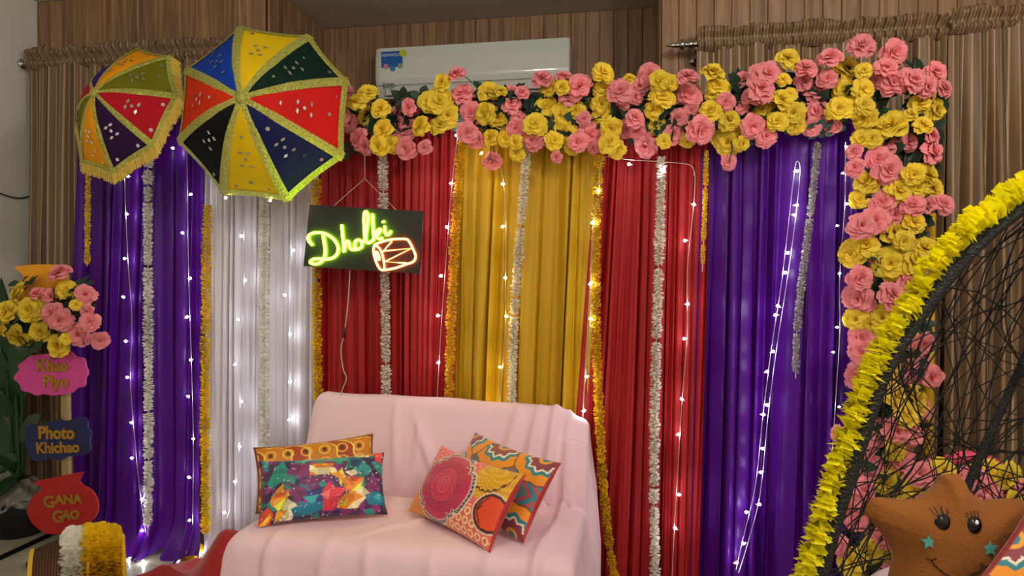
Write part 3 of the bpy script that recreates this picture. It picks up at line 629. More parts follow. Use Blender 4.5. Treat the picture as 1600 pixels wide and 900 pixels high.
C1 = PD(198, 172, 3.38)
tl = R(27); axd = (-FWD*math.cos(tl)+(RGT*-.83+UPV*.56)*math.sin(tl))
ph1 = [R(-45)+k*PI/4+.45 for k in range(8)]
umbrella('smaller tilted velvet umbrella with golden fringe at the left', C1, axd, UPV, .345, .17, ['orange', 'olive', 'crimson', 'plum', 'orange', 'olive', 'crimson', 'purple'], [R(-5)+k*PI/4 for k in range(8)], True, .026)

# ------------------------------------------------------------------ neon sign
YN = 3.14
q = [P(484, 320, YN), P(661, 330, YN), P(656, 428, YN), P(474, 416, YN)]
t = thing('neon_sign', 'black neon sign reading Dholki with a glowing drum outline', 'neon sign', q[3])
bk = Vector((0, .012, 0)); V = q+[p+bk for p in q]
part('board', (V, [(3, 2, 1, 0), (4, 5, 6, 7), (0, 1, 5, 4), (1, 2, 6, 5), (2, 3, 7, 6), (3, 0, 4, 7)]), M['board'], t)
zn = lambda l: [P(470+x/6.925, 310+y/6.925, YN-.008) for x, y in l]
green = [[(125, 505), (92, 470), (76, 430), (96, 392), (150, 372), (225, 372), (300, 400), (365, 455), (400, 525), (395, 590), (350, 640), (270, 660), (200, 652), (130, 660), (100, 690), (150, 712), (212, 692), (250, 640), (262, 560), (250, 470), (238, 400)],
    [(440, 285), (448, 380), (458, 480), (465, 580), (474, 510), (498, 462), (520, 480), (526, 530), (560, 556), (600, 552)],
    [(612, 552), (580, 525), (585, 470), (620, 448), (655, 470), (655, 525), (612, 552)], [(650, 480), (675, 470)],
    [(690, 462), (686, 350), (680, 220), (690, 150), (712, 150), (724, 205), (712, 330), (698, 420), (712, 478), (748, 476), (786, 445)],
    [(774, 165), (778, 300), (784, 390), (790, 448)], [(788, 425), (815, 365), (850, 332), (862, 346), (838, 380), (810, 394), (848, 440), (884, 424)],
    [(905, 298), (908, 360), (925, 396), (950, 388), (976, 350)]]
red = [[(800, 500), (900, 462), (1000, 442), (1130, 440), (1170, 465), (1210, 540), (1242, 625), (1215, 685), (1140, 712), (1030, 752), (900, 775), (855, 762), (818, 695), (792, 610), (786, 545), (800, 500)],
    [(805, 505), (850, 540), (880, 600), (898, 690), (905, 768)], [(805, 582), (825, 580), (845, 622), (850, 662), (830, 655), (806, 600), (805, 582)]]
for s in green: part('neon_letter', tube(spline(zn(s), 5), .0058, 8), M['neon_g'], t, True)
part('neon_letter', tube(zn([(890, 246), (896, 258)]), .008, 8), M['neon_g'], t, True)
for s in red: part('neon_drum', tube(spline(zn(s), 4), .0048, 8), M['neon_r'], t, True)
for s in [[(985, 465), (892, 570), (1198, 540), (908, 685), (1140, 700)]]: part('neon_drum', tube(zn(s), .0035, 8), M['neon_r'], t, True)
ap = P(570, 279, YN)
part('hanging_wire', join(tube([P(522, 321, YN), ap], .0012, 4), tube([P(619, 328, YN), ap], .0012, 4), tube([ap, P(570, 215, YN+.08)], .0012, 4)), M['wire'], t)
cd = spline([P(x, y, YN+.03) for x, y in ((547, 420), (544, 470), (538, 520), (533, 545), (536, 575), (541, 592), (534, 612), (528, 650))], 6)
c_ = part('power_cord', tube(cd, .0026, 6), M['wire'], t, True)
part('connector', tube([P(539, 512, YN+.03), P(537.5, 528, YN+.03)], .007, 8), M['black'], c_, True)

# ------------------------------------------------------------------ sofa under pink cloth
xs0, xs1 = -1.49, -.25; zs = .50
prof = [(3.26, .02), (3.26, .5), (3.255, .86), (3.235, .915), (3.19, .925), (3.15, .905), (3.11, .83), (3.05, .70), (3.01, .60), (2.992, .53), (2.985, .485), (2.965, .478), (2.945, .494), (2.90, .498), (2.8, .498), (2.65, .502), (2.5, .505), (2.43, .50), (2.395, .482), (2.375, .44), (2.36, .3), (2.34, .15), (2.33, .012)]
pr = [Vector((0, a_, b_)) for a_, b_ in prof]; pr = spline(pr, 5); NS = len(pr)
cum = [0]
for a_, b_ in zip(pr[:-1], pr[1:]): cum.append(cum[-1]+(b_-a_).length)
TOT = cum[-1]
def psec(s):
    s = max(0, min(TOT, s)); i = min(NS-2, max(0, int(np.searchsorted(cum, s))-1)); k = (s-cum[i])/(cum[i+1]-cum[i]+1e-9); return pr[i].lerp(pr[i+1], k)
SB = 1.0  # arc position of the back's top front edge
rsw = random.Random(4)
ridges = [((.38, 1.05), (.52, 1.42), .018, .012), ((.42, 1.02), (.40, 1.30), .012, .010), ((.30, 1.0), (.34, 1.38), .014, .010), ((.78, .98), (.72, 1.45), .02, .014), ((.86, .97), (.80, 1.50), .018, .020), ((.92, .95), (.88, 1.62), .018, .022), ((.97, .95), (.96, 1.9), .015, .018),
    ((.35, 1.98), (.62, 1.62), .012, .010), ((.05, 1.52), (.95, 1.50), .02, .008), ((.2, 1.60), (.75, 1.56), .015, .006), ((.60, 1.66), (.80, 1.52), .012, .006), ((.30, 1.98), (.28, 2.5), .025, .012), ((.42, 1.98), (.46, 2.5), .02, .010), ((.62, 1.99), (.66, 2.5), .025, .012), ((.8, 1.97), (.78, 2.5), .03, .015), ((.12, 1.97), (.10, 2.5), .02, .014), ((.95, 1.75), (.9, 2.5), .02, .014)]
def wrinkle(u, s):
    v = 0
    for (a_, b_), (c_, d_), wd, am in ridges:
        px, py = (u-a_)*1.24, s-b_; ex, ey = (c_-a_)*1.24, d_-b_; L2 = ex*ex+ey*ey; k = max(0, min(1, (px*ex+py*ey)/L2)); dx, dy = px-k*ex, py-k*ey
        v += 2.2*am*math.exp(-(dx*dx+dy*dy)/(wd*wd))*math.sin(PI*(.1+.8*k))
    return v+.003*math.sin(9*u+4*s)+.002*math.sin(23*u-11*s)
OV = .5; W_ = xs1-xs0
def cloth(u, v):
    X = u*(W_+2*OV)-OV; s = v*TOT
    p = psec(s); p2 = psec(s+.01); tg = (p2-p).normalized() if (p2-p).length > 1e-6 else Vector((0, 0, -1)); nrm = Vector((0, -tg.z, tg.y)); nrm = -nrm if nrm.z < -.2 or (abs(nrm.z) <= .2 and nrm.y > 0 and s > .8) else nrm
    rc = .05; ov = 0
    if X < 0: ov, sd, xe = -X, -1, xs0
    elif X > W_: ov, sd, xe = X-W_, 1, xs1
    uu = min(1, max(0, X/W_)); q = Vector((xs0+X, p.y, p.z))+nrm*wrinkle(uu, s)
    if uu > .9 and p.z > .8: q.z -= .05*((uu-.9)/.1)**2               # the cloth slips off the right corner
    q.z -= .035*uu*max(0, (p.z-.55)/.37)
    if ov > 0:
        a = min(ov/rc, PI/2); fallen = max(0, ov-rc*PI/2); z = q.z-rc*(1-math.cos(a)); fold = math.sin(s*17+sd)*.018+math.sin(s*31)*.008
        dropl = fallen*(1+max(0, (p.z-.45))*1.2); zz = max(.012, z-dropl)
        flare = .05*min(1, (z-zz)/.45)
        q = Vector((xe+sd*(rc*math.sin(a)+flare*(1 if sd < 0 else .8)+fold*min(1, (z-zz)/.2)), p.y-(.16*(z-zz) if p.z > .55 else 0), zz))
    return q
t = thing('sofa', 'sofa fully draped in a pale pink cloth before the red and yellow drapes', 'sofa', ((xs0+xs1)/2, 2.8, 0))
part('cloth_cover', grid(cloth, 150, 150), M['pink_c'], t, True)

# ------------------------------------------------------------------ cushions
def paint(me, cols, n_front):
    ca = me.color_attributes.new('print', 'FLOAT_COLOR', 'POINT'); ca.data.foreach_set('color', np.concatenate([cols, np.ones((len(cols), 1))], 1).astype(np.float32).ravel())
def cushion(name, label, BL, BR, h, lean, T, painter, back, m, group='cushions on the sofa', n=(170, 110), z0=.505, pinch=.055, twist=0):
    e = BR-BL; W = e.length; ex = e.normalized(); bh = Vector((-ex.y, ex.x, 0)).normalized()
    if bh.dot(FWD) < 0: bh = -bh
    up = (Vector((0, 0, 1))*math.cos(lean)+bh*math.sin(lean)); up = (up-ex*up.dot(ex)).normalized()
    if twist: qn = Quaternion(ex.cross(up), twist); ex = qn @ ex; up = qn @ up
    nr = ex.cross(up); nr = nr if nr.dot(FWD) < 0 else -nr
    C = BL+e*.5+up*(h/2)
    nu, nv = n; U = np.linspace(-1, 1, nu+1); Vv = np.linspace(-1, 1, nv+1); u, v = np.meshgrid(U, Vv)
    x = u*W/2*(1-pinch*(1-v*v)*np.abs(u)**3-.0); y = v*h/2*(1-pinch*1.6*(1-u*u)*np.abs(v)**3)
    th = T/2*np.clip((1-np.abs(u)**2.2)*(1-np.abs(v)**2.2), 0, 1)**.55*(1+.03*np.sin(7*u+3*v)+.02*np.sin(11*v-5*u))
    co = []
    for sgn in (1, -1):
        pts = np.array(C)[None, None]+x[..., None]*np.array(ex)+y[..., None]*np.array(up)+(sgn*th)[..., None]*np.array(nr); co.append(pts.reshape(-1, 3))
    co = np.concatenate(co); N1 = (nu+1)*(nv+1)
    j, i = np.meshgrid(np.arange(nv), np.arange(nu), indexing='ij'); b0 = (j*(nu+1)+i).ravel()
    fr = np.stack([b0, b0+1, b0+nu+2, b0+nu+1], 1); bkf = fr[:, ::-1]+N1
    me = mesh(name, co.tolist(), np.concatenate([fr, bkf]).tolist(), True)
    cf = painter(u.ravel(), v.ravel()); cb = np.tile(np.array(lin(back)), (N1, 1)); paint(me, np.concatenate([cf, cb]), N1)
    if label is None: return me
    t = thing(name, label, 'cushion', (C.x, C.y, z0), group); part_ = link('cover', me, m, t); return t
def fill(c, mask, hexc): c[mask] = lin(hexc)
def inpoly(x, y, poly):
    r = np.zeros(len(x), bool); n = len(poly)
    for i in range(n):
        x0, y0 = poly[i]; x1, y1 = poly[(i+1) % n]; cr = ((y0 > y) != (y1 > y)) & (x < (x1-x0)*(y-y0)/((y1-y0) or 1e-9)+x0); r ^= cr
    return r
def p_galaxy(u, v):
    # drawn on the picture's own 100..1160 x 220..810 sheet, straightened
    X = 100+(u+1)/2*1020; Y = 770-(v+1)/2*500
    c = np.tile(np.array(lin('#4a2450')), (len(u), 1)); rs = np.random.RandomState(3)
    seeds = rs.rand(260, 2)*[1100, 600]+[60, 230]; d = (X[:, None]-seeds[:, 0])**2+(Y[:, None]-seeds[:, 1])**2; cell = d.argmin(1); sh = rs.uniform(.62, 1.25, 260)
    rnd = rs.rand(260); fill(c, rnd[cell] < .35, '#8a2a78'); fill(c, (rnd[cell] > .35) & (rnd[cell] < .5), '#2c1f58'); fill(c, (rnd[cell] > .85), '#1f8c84')
    polys = [('#1e8f80', [(150, 470), (240, 340), (300, 400), (400, 440), (380, 490), (260, 470), (200, 510)]), ('#2a9a86', [(370, 320), (400, 280), (850, 235), (830, 330), (700, 330), (560, 300)]), ('#7a1f62', [(320, 330), (500, 330), (490, 450), (420, 440), (380, 370)]),
        ('#1f8c88', [(770, 420), (820, 310), (900, 300), (990, 400), (980, 440), (900, 460), (830, 400)]), ('#16406a', [(820, 300), (930, 330), (900, 400), (830, 380)]), ('#f8e9a8', [(830, 270), (870, 235), (1000, 240), (990, 310), (900, 300)]), ('#f49a14', [(870, 240), (1060, 235), (1040, 300), (930, 280)]),
        ('#ee4040', [(1000, 250), (1110, 215), (1100, 380), (1050, 340)]), ('#f6e7b0', [(500, 350), (700, 390), (720, 430), (640, 440), (500, 440)]), ('#f58a12', [(530, 340), (700, 345), (680, 380), (540, 380)]), ('#f07818', [(500, 400), (560, 440), (500, 440)]), ('#f2e420', [(720, 440), (755, 395), (780, 470), (740, 540)]), ('#f6a01a', [(640, 430), (720, 430), (800, 470), (780, 550), (730, 480)]),
        ('#f5ebc0', [(780, 430), (860, 415), (890, 450), (830, 470)]), ('#f08a14', [(800, 470), (940, 480), (900, 560), (840, 600), (760, 560)]), ('#d8341c', [(820, 470), (900, 480), (880, 510), (820, 505)]), ('#e8ec40', [(830, 580), (930, 500), (890, 610)]), ('#f4e6b4', [(860, 600), (920, 550), (990, 610), (900, 680), (870, 720), (780, 720)]),
        ('#7c2064', [(410, 480), (560, 450), (630, 460), (570, 510), (450, 510)]), ('#7a2264', [(340, 560), (470, 540), (470, 590), (400, 640)]), ('#232f82', [(470, 560), (600, 560), (620, 650), (480, 620)]), ('#f0a018', [(180, 600), (240, 520), (290, 480), (300, 540), (340, 530), (330, 600), (250, 660), (200, 640)]), ('#e25c16', [(220, 560), (330, 530), (300, 580), (220, 590)]),
        ('#ecea3a', [(215, 640), (320, 590), (300, 670), (250, 680)]), ('#f6efc4', [(300, 640), (330, 600), (400, 650), (360, 760), (260, 760)]), ('#f3a624', [(240, 680), (340, 680), (270, 740), (220, 770)]), ('#e84a24', [(90, 800), (110, 680), (170, 640), (220, 700), (180, 790)]), ('#f0c020', [(110, 770), (190, 690), (200, 720), (140, 790)]),
        ('#18789a', [(350, 680), (440, 640), (600, 640), (620, 700), (480, 740), (380, 740)]), ('#2fb0b4', [(440, 600), (570, 590), (520, 660)]), ('#e2344a', [(600, 560), (650, 500), (700, 550), (790, 560), (720, 640), (680, 720), (600, 720)]), ('#f2766a', [(580, 590), (660, 560), (640, 640)]), ('#f39016', [(720, 640), (820, 580), (930, 630), (840, 670), (780, 720), (710, 700)]), ('#d8d838', [(720, 690), (800, 640), (780, 690)]),
        ('#127c9c', [(940, 620), (1050, 590), (1110, 620), (1160, 715), (960, 690)]), ('#36a8b2', [(1000, 640), (1070, 600), (1080, 670)]), ('#822a66', [(930, 540), (1050, 510), (1090, 560), (1000, 580)])]
    jx = 10*np.sin(Y/23.0); 
    for hx, pl in polys: fill(c, inpoly(X, Y, pl), hx)
    c = np.clip(c*sh[cell][:, None], 0, 1)
    st = rs.rand(150, 2)*[1060, 520]+[90, 250]; dd = ((X[:, None]-st[:, 0])**2+(Y[:, None]-st[:, 1])**2).min(1); fill(c, dd < 22, '#f0d8e8')
    return c
def p_paisley(u, v):
    x, y = u*1.7, v; c = np.tile(np.array(lin('#c8780c')), (len(u), 1)); r = np.hypot((x % .5)-.25, (y % .42)-.21)
    fill(c, np.sin(x*5+np.sin(y*6)*1.3+y*7) > .35, '#a83412'); fill(c, (r > .13) & (r < .165), '#f0c040'); fill(c, r < .07, '#5a2a10'); fill(c, np.abs(np.sin(x*5+np.sin(y*6)*1.3+y*7)-.35) < .12, '#f2cc58')
    fill(c, (np.abs(v) > .93) | (np.abs(u) > .96), '#7a3c10'); return c
def p_mandala(u, v):
    x = u*1.75; y = v; c = np.zeros((len(u), 3)); k = np.clip((u+.2-v*.6+1)/2, 0, 1)
    g0, g1 = np.array(lin('#e8860e')), np.array(lin('#e8606a')); c[:] = g0+(g1-g0)*np.clip((v+.55+u*.45)*1.4, 0, 1)[:, None]
    tex = np.sin(x*26)*np.sin(y*26+x*6); fill(c, (tex > .55) & (v > .3), '#f6a088'); 
    lr = (u > .15) & (v < -.2); fill(c, lr, '#ee6a58'); fill(c, lr & (np.abs(np.hypot(((x*4.2) % 1)-.5, ((y*4.2) % 1)-.5)-.33) < .10), '#f8d8a0')
    ur = (u > .3) & (v > 0); fill(c, ur, '#d89808'); rq = np.hypot(x-.95, y-.85); fill(c, ur & (np.abs(rq-.62) < .035), '#5a1a14'); fill(c, ur & (np.sin(rq*60)*np.sin(x*40) > .3), '#eebc28')
    rr2 = np.hypot(x-1.45, y+.20); fill(c, rr2 < .50, '#3c1418'); fill(c, np.abs(rr2-.49) < .02, '#e8c0b0'); fill(c, rr2 < .40, '#e4420c'); fill(c, (rr2 < .38) & (np.abs(x-1.18-.1*np.sin(y*8)) < .025), '#4a0c10'); fill(c, (rr2 < .38) & (np.abs(np.hypot(x-1.05, y+.12)-.10-.02*np.cos(6*np.arctan2(y+.12, x-1.05))) < .02), '#4a0c10')
    cx, cy = x+.38, y-.0; a = np.arctan2(cy, cx); r = np.hypot(cx/1.12, cy*.98)
    ro = .80+.085*np.abs(np.cos(2*a))**.7-.10*np.exp(-((np.abs(np.cos(2*a))-.28)/.12)**2)
    fill(c, r < ro+.13, '#2a1418'); fill(c, np.abs(r-ro-.125) < .02, '#e8cfc4'); fill(c, np.abs(r-ro-.02) < .018, '#e0bcb4'); dots = (np.abs(r-ro-.07) < .02) & (np.sin(a*60) > 0); fill(c, dots, '#b8a0a0')
    ins = r < ro; base = np.array(lin('#c81050')); lt = np.array(lin('#e83a62')); dk = np.array(lin('#7c0836'))
    c[ins] = base; c[ins & (r < .45)] = np.array(lin('#dc2050')); c[ins & (r < .24)] = lt
    pt_ = np.abs(np.sin(a*8)); ln = (np.abs(r-.24-.03*pt_) < .012) | (np.abs(r-.44-.05*np.abs(np.sin(a*6))) < .013) | ((r < .2) & (np.sin(a*24) > .6)) | (np.abs(r-.34-.04*np.sin(a*12)) < .012) | ((r > .46) & (r < .7) & (np.sin(r*70+3*np.cos(a*8)) > .72))
    c[ins & ln] = dk; fill(c, (u > .965), '#b01820'); return c
def p_teal(u, v):
    x = u*1.45; y = v; c = np.tile(np.array(lin('#2a7f92')), (len(u), 1)); X = (x+.1)/.95; cx = np.abs(((X+.5) % 1)-.5)*.95; yy = v
    st = np.sin((x*.9+np.abs(y)*1.0)*24) > 0; fill(c, st, '#b04a50'); 
    for ox, oy, s in ((-.15, 1.0, 1), (1.1, 1.0, .9), (-.15, -1.0, 1), (1.1, -1.0, .9), (-1.4, 1, 1), (-1.4, -1, 1), (-1.45, 0, .8)):
        a = np.arctan2(y-oy, x-ox); r = np.hypot(x-ox, y-oy)/s; sc = .05*np.abs(np.cos(a*5)); ins = r < .78+sc; fill(c, ins, '#ee9010'); fill(c, np.abs(r-.79-sc) < .018, '#7a2a28')
        p_ = np.abs(((a/PI*5) % 1)-.5)*2; pr_ = r-.2*(1-p_); fill(c, r < .52+.08*(1-p_), '#23808c'); fill(c, r < .40+.10*(1-p_), '#f2e4d0'); fill(c, r < .34+.10*(1-p_), '#8a3848'); fill(c, (r < .2) , '#f0a020'); fill(c, r < .12, '#2a7f92')
    dm = np.abs(x-.42)*.95+np.abs(y+.0)*1.0; fill(c, dm < .34, '#efe6d4'); fill(c, dm < .31, '#1f6f86'); fill(c, (dm < .28) & (np.sin(x*40)*np.sin(y*40) > .35), '#d88838'); fill(c, (dm < .12), '#2a5060'); fill(c, u > .965, '#b01c1c'); fill(c, u < -.975, '#8a2428'); return c
CM = vmat('printed_satin', .5, .25, (90, .08))
def SZ(px, py, z=.512): return PZ(px, py, z)
e0, e1 = SZ(402, 824), SZ(606, 804)
cushion('cushion', 'rectangular cushion with a multicoloured angular galaxy print', e0, e1, .262, R(30), .12, p_galaxy, '#d8a030', CM, twist=R(0))
bv = Vector((-(e1-e0).y, (e1-e0).x, 0)).normalized()
cushion('cushion', 'orange paisley cushion tucked behind the galaxy print cushion', e0+bv*.11-(e1-e0)*.03+Vector((0, 0, .015)), e1+bv*.12-(e1-e0)*.04+Vector((0, 0, .04)), .275, R(26), .10, p_paisley, '#8a4410', CM)
f0, f1 = SZ(637, 798), SZ(766, 864)
cushion('cushion', 'magenta mandala cushion leaning at the front right of the sofa', f0, f1, .30, R(34), .13, p_mandala, '#b01820', CM)
fv = Vector((-(f1-f0).y, (f1-f0).x, 0)).normalized()
g1 = SZ(818, 850); g0 = g1-(f1-f0)*.98
cushion('cushion', 'teal and orange patterned cushion behind the magenta cushion', g0+Vector((0, 0, .02)), g1+Vector((0, 0, .0)), .325, R(34), .12, p_teal, '#b01c1c', CM)

# ------------------------------------------------------------------ sign post at the left
YS = 3.10; B0 = Vector((P(104, 880, YS).x, YS, 0))
t = thing('signpost', 'wooden party signpost with pink, navy and red hand-lettered boards', 'sign', B0)
topp = P(84, 430, YS+.01); botp = P(106, 880, YS+.01); botp.z = .02
pv = (topp-botp); pl_ = frame(botp, (1, 0, 0), pv)
V, Fc = box(-.022, .022, 0, pv.length, -.012, .012, .003); part('pole', ([pl_ @ Vector(p) for p in V], Fc), M['burlap'], t)
part('base', box(botp.x-.17, botp.x+.08, YS-.08, YS+.13, .0, .035, .008), M['black'], t)
def bd(pts, y, th=.012): return [P(a_, b_, y) for a_, b_ in pts]
def board(pxpts, y, m, name, lab, sm=6, closed=True):
    pts = spline([Vector((a_, b_, 0)) for a_, b_ in pxpts], sm, True); q = [P(p.x, p.y, y) for p in pts]; n = len(q)
    V = q+[p+Vector((0, .010, 0)) for p in q]; f = [tuple(range(n)), tuple(range(n, 2*n))[::-1]]+[((i+1) % n, i, n+i, n+(i+1) % n) for i in range(n)]
    return part(name, (V, f), M[m], t, label=lab)
pb = [(21, 590), (30, 578), (28, 572), (38, 563), (48, 556), (62, 554), (80, 552), (98, 549), (110, 550), (118, 557), (130, 560), (134, 572), (137, 583), (133, 592), (132, 603), (120, 607), (112, 614), (98, 616), (82, 618), (68, 616), (56, 618), (46, 613), (34, 610), (30, 600)]
ob = board(pb, YS-.02, 'pink_b', 'board', 'pink scalloped board reading Khao Piyo')
fr_ = lambda px, py, y, ang=0: frame(P(px, py, y), (math.cos(ang), 0, math.sin(ang)), (-math.sin(ang), 0, math.cos(ang)))
text('Khao', .088, fr_(82, 572, YS-.023, R(2)), M['glitter'], ob, bold=.003); text('Piyo', .088, fr_(87, 597, YS-.023), M['glitter'], ob, bold=.003)
nb = [(40, 672), (46, 664), (60, 666), (72, 660), (84, 659), (92, 655), (100, 658), (114, 655), (128, 652), (136, 658), (137, 668), (142, 676), (140, 690), (141, 702), (132, 710), (118, 712), (104, 714), (94, 719), (84, 716), (70, 720), (56, 720), (46, 714), (44, 704), (38, 694), (42, 684)]
ob = board(nb, YS-.02, 'navy_b', 'board', 'navy scalloped board reading Photo Khichao')
text('Photo', .088, fr_(88, 677, YS-.023, R(2)), M['glitter'], ob, bold=.004); text('Khichao', .078, fr_(90, 700, YS-.023, R(4)), M['glitter'], ob, bold=.003)
rb = [(54, 757), (56, 752), (80, 747), (126, 738), (128, 741), (123, 752), (130, 759), (144, 768), (152, 784), (152, 800), (142, 815), (122, 828), (100, 834), (74, 834), (54, 822), (43, 804), (44, 788), (54, 773), (65, 765), (62, 760)]
ob = board(rb, YS-.02, 'red_b', 'board', 'red pot-shaped board reading Gana Gao', 3)
text('G', .085, fr_(77, 785, YS-.023, R(6)), M['glitter'], ob, bold=.003, xs=1.1); text('ANA', .062, fr_(107, 781, YS-.023, R(5)), M['glitter'], ob, bold=.003, xs=1.2)
text('G', .085, fr_(91, 808, YS-.023, R(6)), M['glitter'], ob, bold=.003, xs=1.1); text('AO', .062, fr_(111, 805, YS-.023, R(5)), M['glitter'], ob, bold=.003, xs=1.1)
obp = [(23, 419), (28, 416), (60, 413), (98, 414), (103, 417), (98, 428), (102, 434), (116, 444), (126, 462), (124, 480), (112, 496), (90, 506), (60, 506), (38, 498), (24, 480), (20, 462), (28, 444), (36, 434), (34, 428)]
board(obp, YS-.02, 'orange_b', 'board', 'orange pot-shaped board at the top', 3)
t = thing('rose_bouquet', 'pink and yellow rose bouquet tied to the left signpost', 'bouquet', P(70, 500, YS-.1))
for px, py, c, s in rose_list("P370,100,135 Y105,240,140 Y420,215,120 P230,235,90 P315,250,95 P545,245,115 Y485,310,75 Y35,355,140 Y180,345,150 P320,360,125 P380,410,140 P555,355,90 P570,420,120 Y250,485,130 Y120,530,160 P500,505,135 Y360,575,140 P640,540,110 Y15,465,90 Y420,530,70", 0, 400, 4.089):
    put_rose(t, px, py, c, s, YS-.13+rr.uniform(-.05, .04), ((px-70)/70, 0, (485-py)/70))
for k in range(26): put_sprig(t, P(rr.uniform(15, 140), rr.uniform(440, 535), YS-.07+rr.uniform(-.02, .02)), rr.uniform(.07, .1))
part('stem', tube([P(70, 470, YS-.07), P(78, 530, YS-.05), P(84, 560, YS-.035)], .012, 8), M['stem'], t, True)

# ------------------------------------------------------------------ plant in a black pot
pc = Vector((P(32, 800, 3.45).x, 3.45, 0)); 
t = thing('potted_plant', 'broad-leaved dark green plant in a black pot at the far left', 'plant', pc)
part('pot', lathe([(.12, 0), (.13, .01), (.15, .2), (.155, .215), (.14, .215), (.13, .19), (.0, .185)], 24, pc), M['pot'], t, True)
rs = random.Random(2)
def wrapf(u, v):
    a = 2*PI*u; r = (.15+.02*math.sin(v*PI)-.10*max(0, v-.25)*1.3+.012*math.sin(a*7+v*9)+.008*math.sin(a*13-v*17)); z = .17+.15*v+.014*math.sin(a*5)*(1-v)
    return (pc.x+r*math.cos(a), pc.y+r*math.sin(a), z)
part('plastic_wrap', grid(wrapf, 60, 14), M['wrap'], t, True, label='crumpled pale plastic wrapping')
def leaf(base, tip, wd, droop):
    base, tip = Vector(base), Vector(tip); ax = tip-base; sd = ax.cross(Vector((0, -1, .3))).normalized()
    def fn(u, s):
        w_ = wd*math.sin(PI*min(1, s*.95+.05))**.8; c = base.lerp(tip, s)-Vector((0, 0, droop*s*s)); q = (u-.5)*2
        return c+sd*(q*w_*.5)+Vector((0, -.05*(q*q)*wd-.02*s, .25*wd*abs(q)))
    return grid(fn, 6, 10)
for px, py, qx, qy, wd, dp in ((30, 740, 30, 600, .11, 0), (20, 745, 0, 640, .12, .02), (25, 740, -30, 700, .13, .03), (35, 745, -10, 770, .12, .08), (28, 650, 8, 440, .12, 0), (25, 640, -20, 520, .12, .02), (30, 640, 55, 545, .12, .03), (28, 700, 70, 640, .11, .05), (25, 600, -10, 400, .1, 0), (28, 620, 30, 520, .12, 0), (30, 720, -5, 730, .10, .06), (30, 560, 40, 455, .1, 0), (22, 660, -30, 600, .12, .04)):
    part('leaf', leaf(P(px, py, 3.45), P(qx, qy, 3.45+rs.uniform(-.22, .04)), wd, dp), M['plant'], t, True)
for dx, dz in ((-.03, .95), (.02, 1.15), (.0, .8)): part('stem', tube([pc+Vector((dx, 0, .18)), pc+Vector((dx*1.6, -.01, dz*.6)), pc+Vector((dx*2, -.02, dz))], .009, 6), M['stem'], t, True)

# ------------------------------------------------------------------ drum wrapped with garlands, red cloth, floor flowers
dc = PZ(124, 966, 0); dc.z = 0; DR = .175; DL = .34
dx = Vector((.75, .64, 0)).normalized(); dyv = Vector((-dx.y, dx.x, 0)); up = Vector((0, 0, 1))
t = thing('dholak_drum', 'barrel drum wound with white and marigold flower strings at lower left', 'drum', dc)
def drm(s, a, off=0): # s -1..1 along the axis
    r = DR*(1-.20*s*s)+off; return dc+Vector((0, 0, DR+.004))+dx*(s*DL/2)+(dyv*math.cos(a)+up*math.sin(a))*r
V = [drm(-1+2*i/14, 2*PI*k/28) for i in range(15) for k in range(28)]
Fc = [(i*28+k, i*28+(k+1) % 28, (i+1)*28+(k+1) % 28, (i+1)*28+k) for i in range(14) for k in range(28)]
part('shell', (V, Fc), M['drum'], t, True)
for s in (-1, 1):
    V = [drm(s, 2*PI*k/28) for k in range(28)]; part('drum_head', (V, [tuple(range(28))]), M['skin'], t)
    part('hoop', tube([drm(s*.985, 2*PI*k/28, .004) for k in range(28)], .010, 8, True), M['ywrap'], t, True)
for k in range(11): part('rope', tube([drm(-.93+.062*k, 2*PI*j/28, .003) for j in range(28)], .0035, 5, True), M['rope'], t, True)
for (s, tf, r_) in ((-.16, TW, .04), (.0, TW, .035), (.26, TY, .045), (.50, TY, .045), (.74, TY, .04)):
    ring = [drm(s, 2*PI*k/20, .012) for k in range(21)]
    for a_, b_ in zip(ring[:-1], ring[1:]):
        d = b_-a_; link('flower_tuft', rr.choice(tf), None, t, a_, d.to_track_quat('Z', 'Y') @ Quaternion((0, 0, 1), rr.uniform(0, 6)), (r_, r_, d.length*1.1))
part('handle_ring', tube([drm(.22, 2*PI*k/24, .026) for k in range(24)], .007, 6, True), M['ywrap'], t, True)
# red cloth
def redf(u, v):
    y = 2.35+v*.86; xl_ = np.interp(y, [2.35, 2.86, 3.04, 3.21], [-2.10, -2.12, -2.46, -2.34]); x = xl_+(-1.67-xl_)*u
    n = .5+.5*mnoise.noise(Vector((x*6, y*6, 3))); r1 = abs(mnoise.noise(Vector((x*4+y*3, y*4, 9))))
    edge = min(1, 7*min(v, 1-v)); h = .012+.035*n+.05*(1-r1)**3+.24*math.exp(-((x+1.90)/.13)**2-((y-2.98)/.15)**2)+.10*math.exp(-((x+1.72)/.12)**2)
    return (x+.02*math.sin(y*9), y+.02*math.sin(x*11), .006+max(0, h-.006)*edge*min(1, 6*u)*min(1, 8*(1-u)+.3))
tag(part('red_cloth', grid(redf, 90, 90), M['red_f'], smooth=True), 'crumpled red cloth lying on the floor left of the sofa', 'cloth')
fp_ = PZ(301, 868, 0); t = thing('marigold_bundle', 'small heap of marigolds on the floor below the sheer white drape', 'flowers', fp_)
for k in range(7):
    a = 2*PI*k/6; o_ = Vector((.035*math.cos(a), .03*math.sin(a), .015)) if k < 6 else Vector((0, 0, .035))
    link('flower_tuft', rr.choice(TY), None, t, fp_+o_, Vector((rr.uniform(-1, 1), -.5, rr.uniform(0, .5))).to_track_quat('Z', 'Y'), (.03, .03, .05))
for k in range(2): link('bulb', BM, None, t, fp_+Vector((.06-.13*k, -.02, .02)), (0, .9, 0), 1.0)

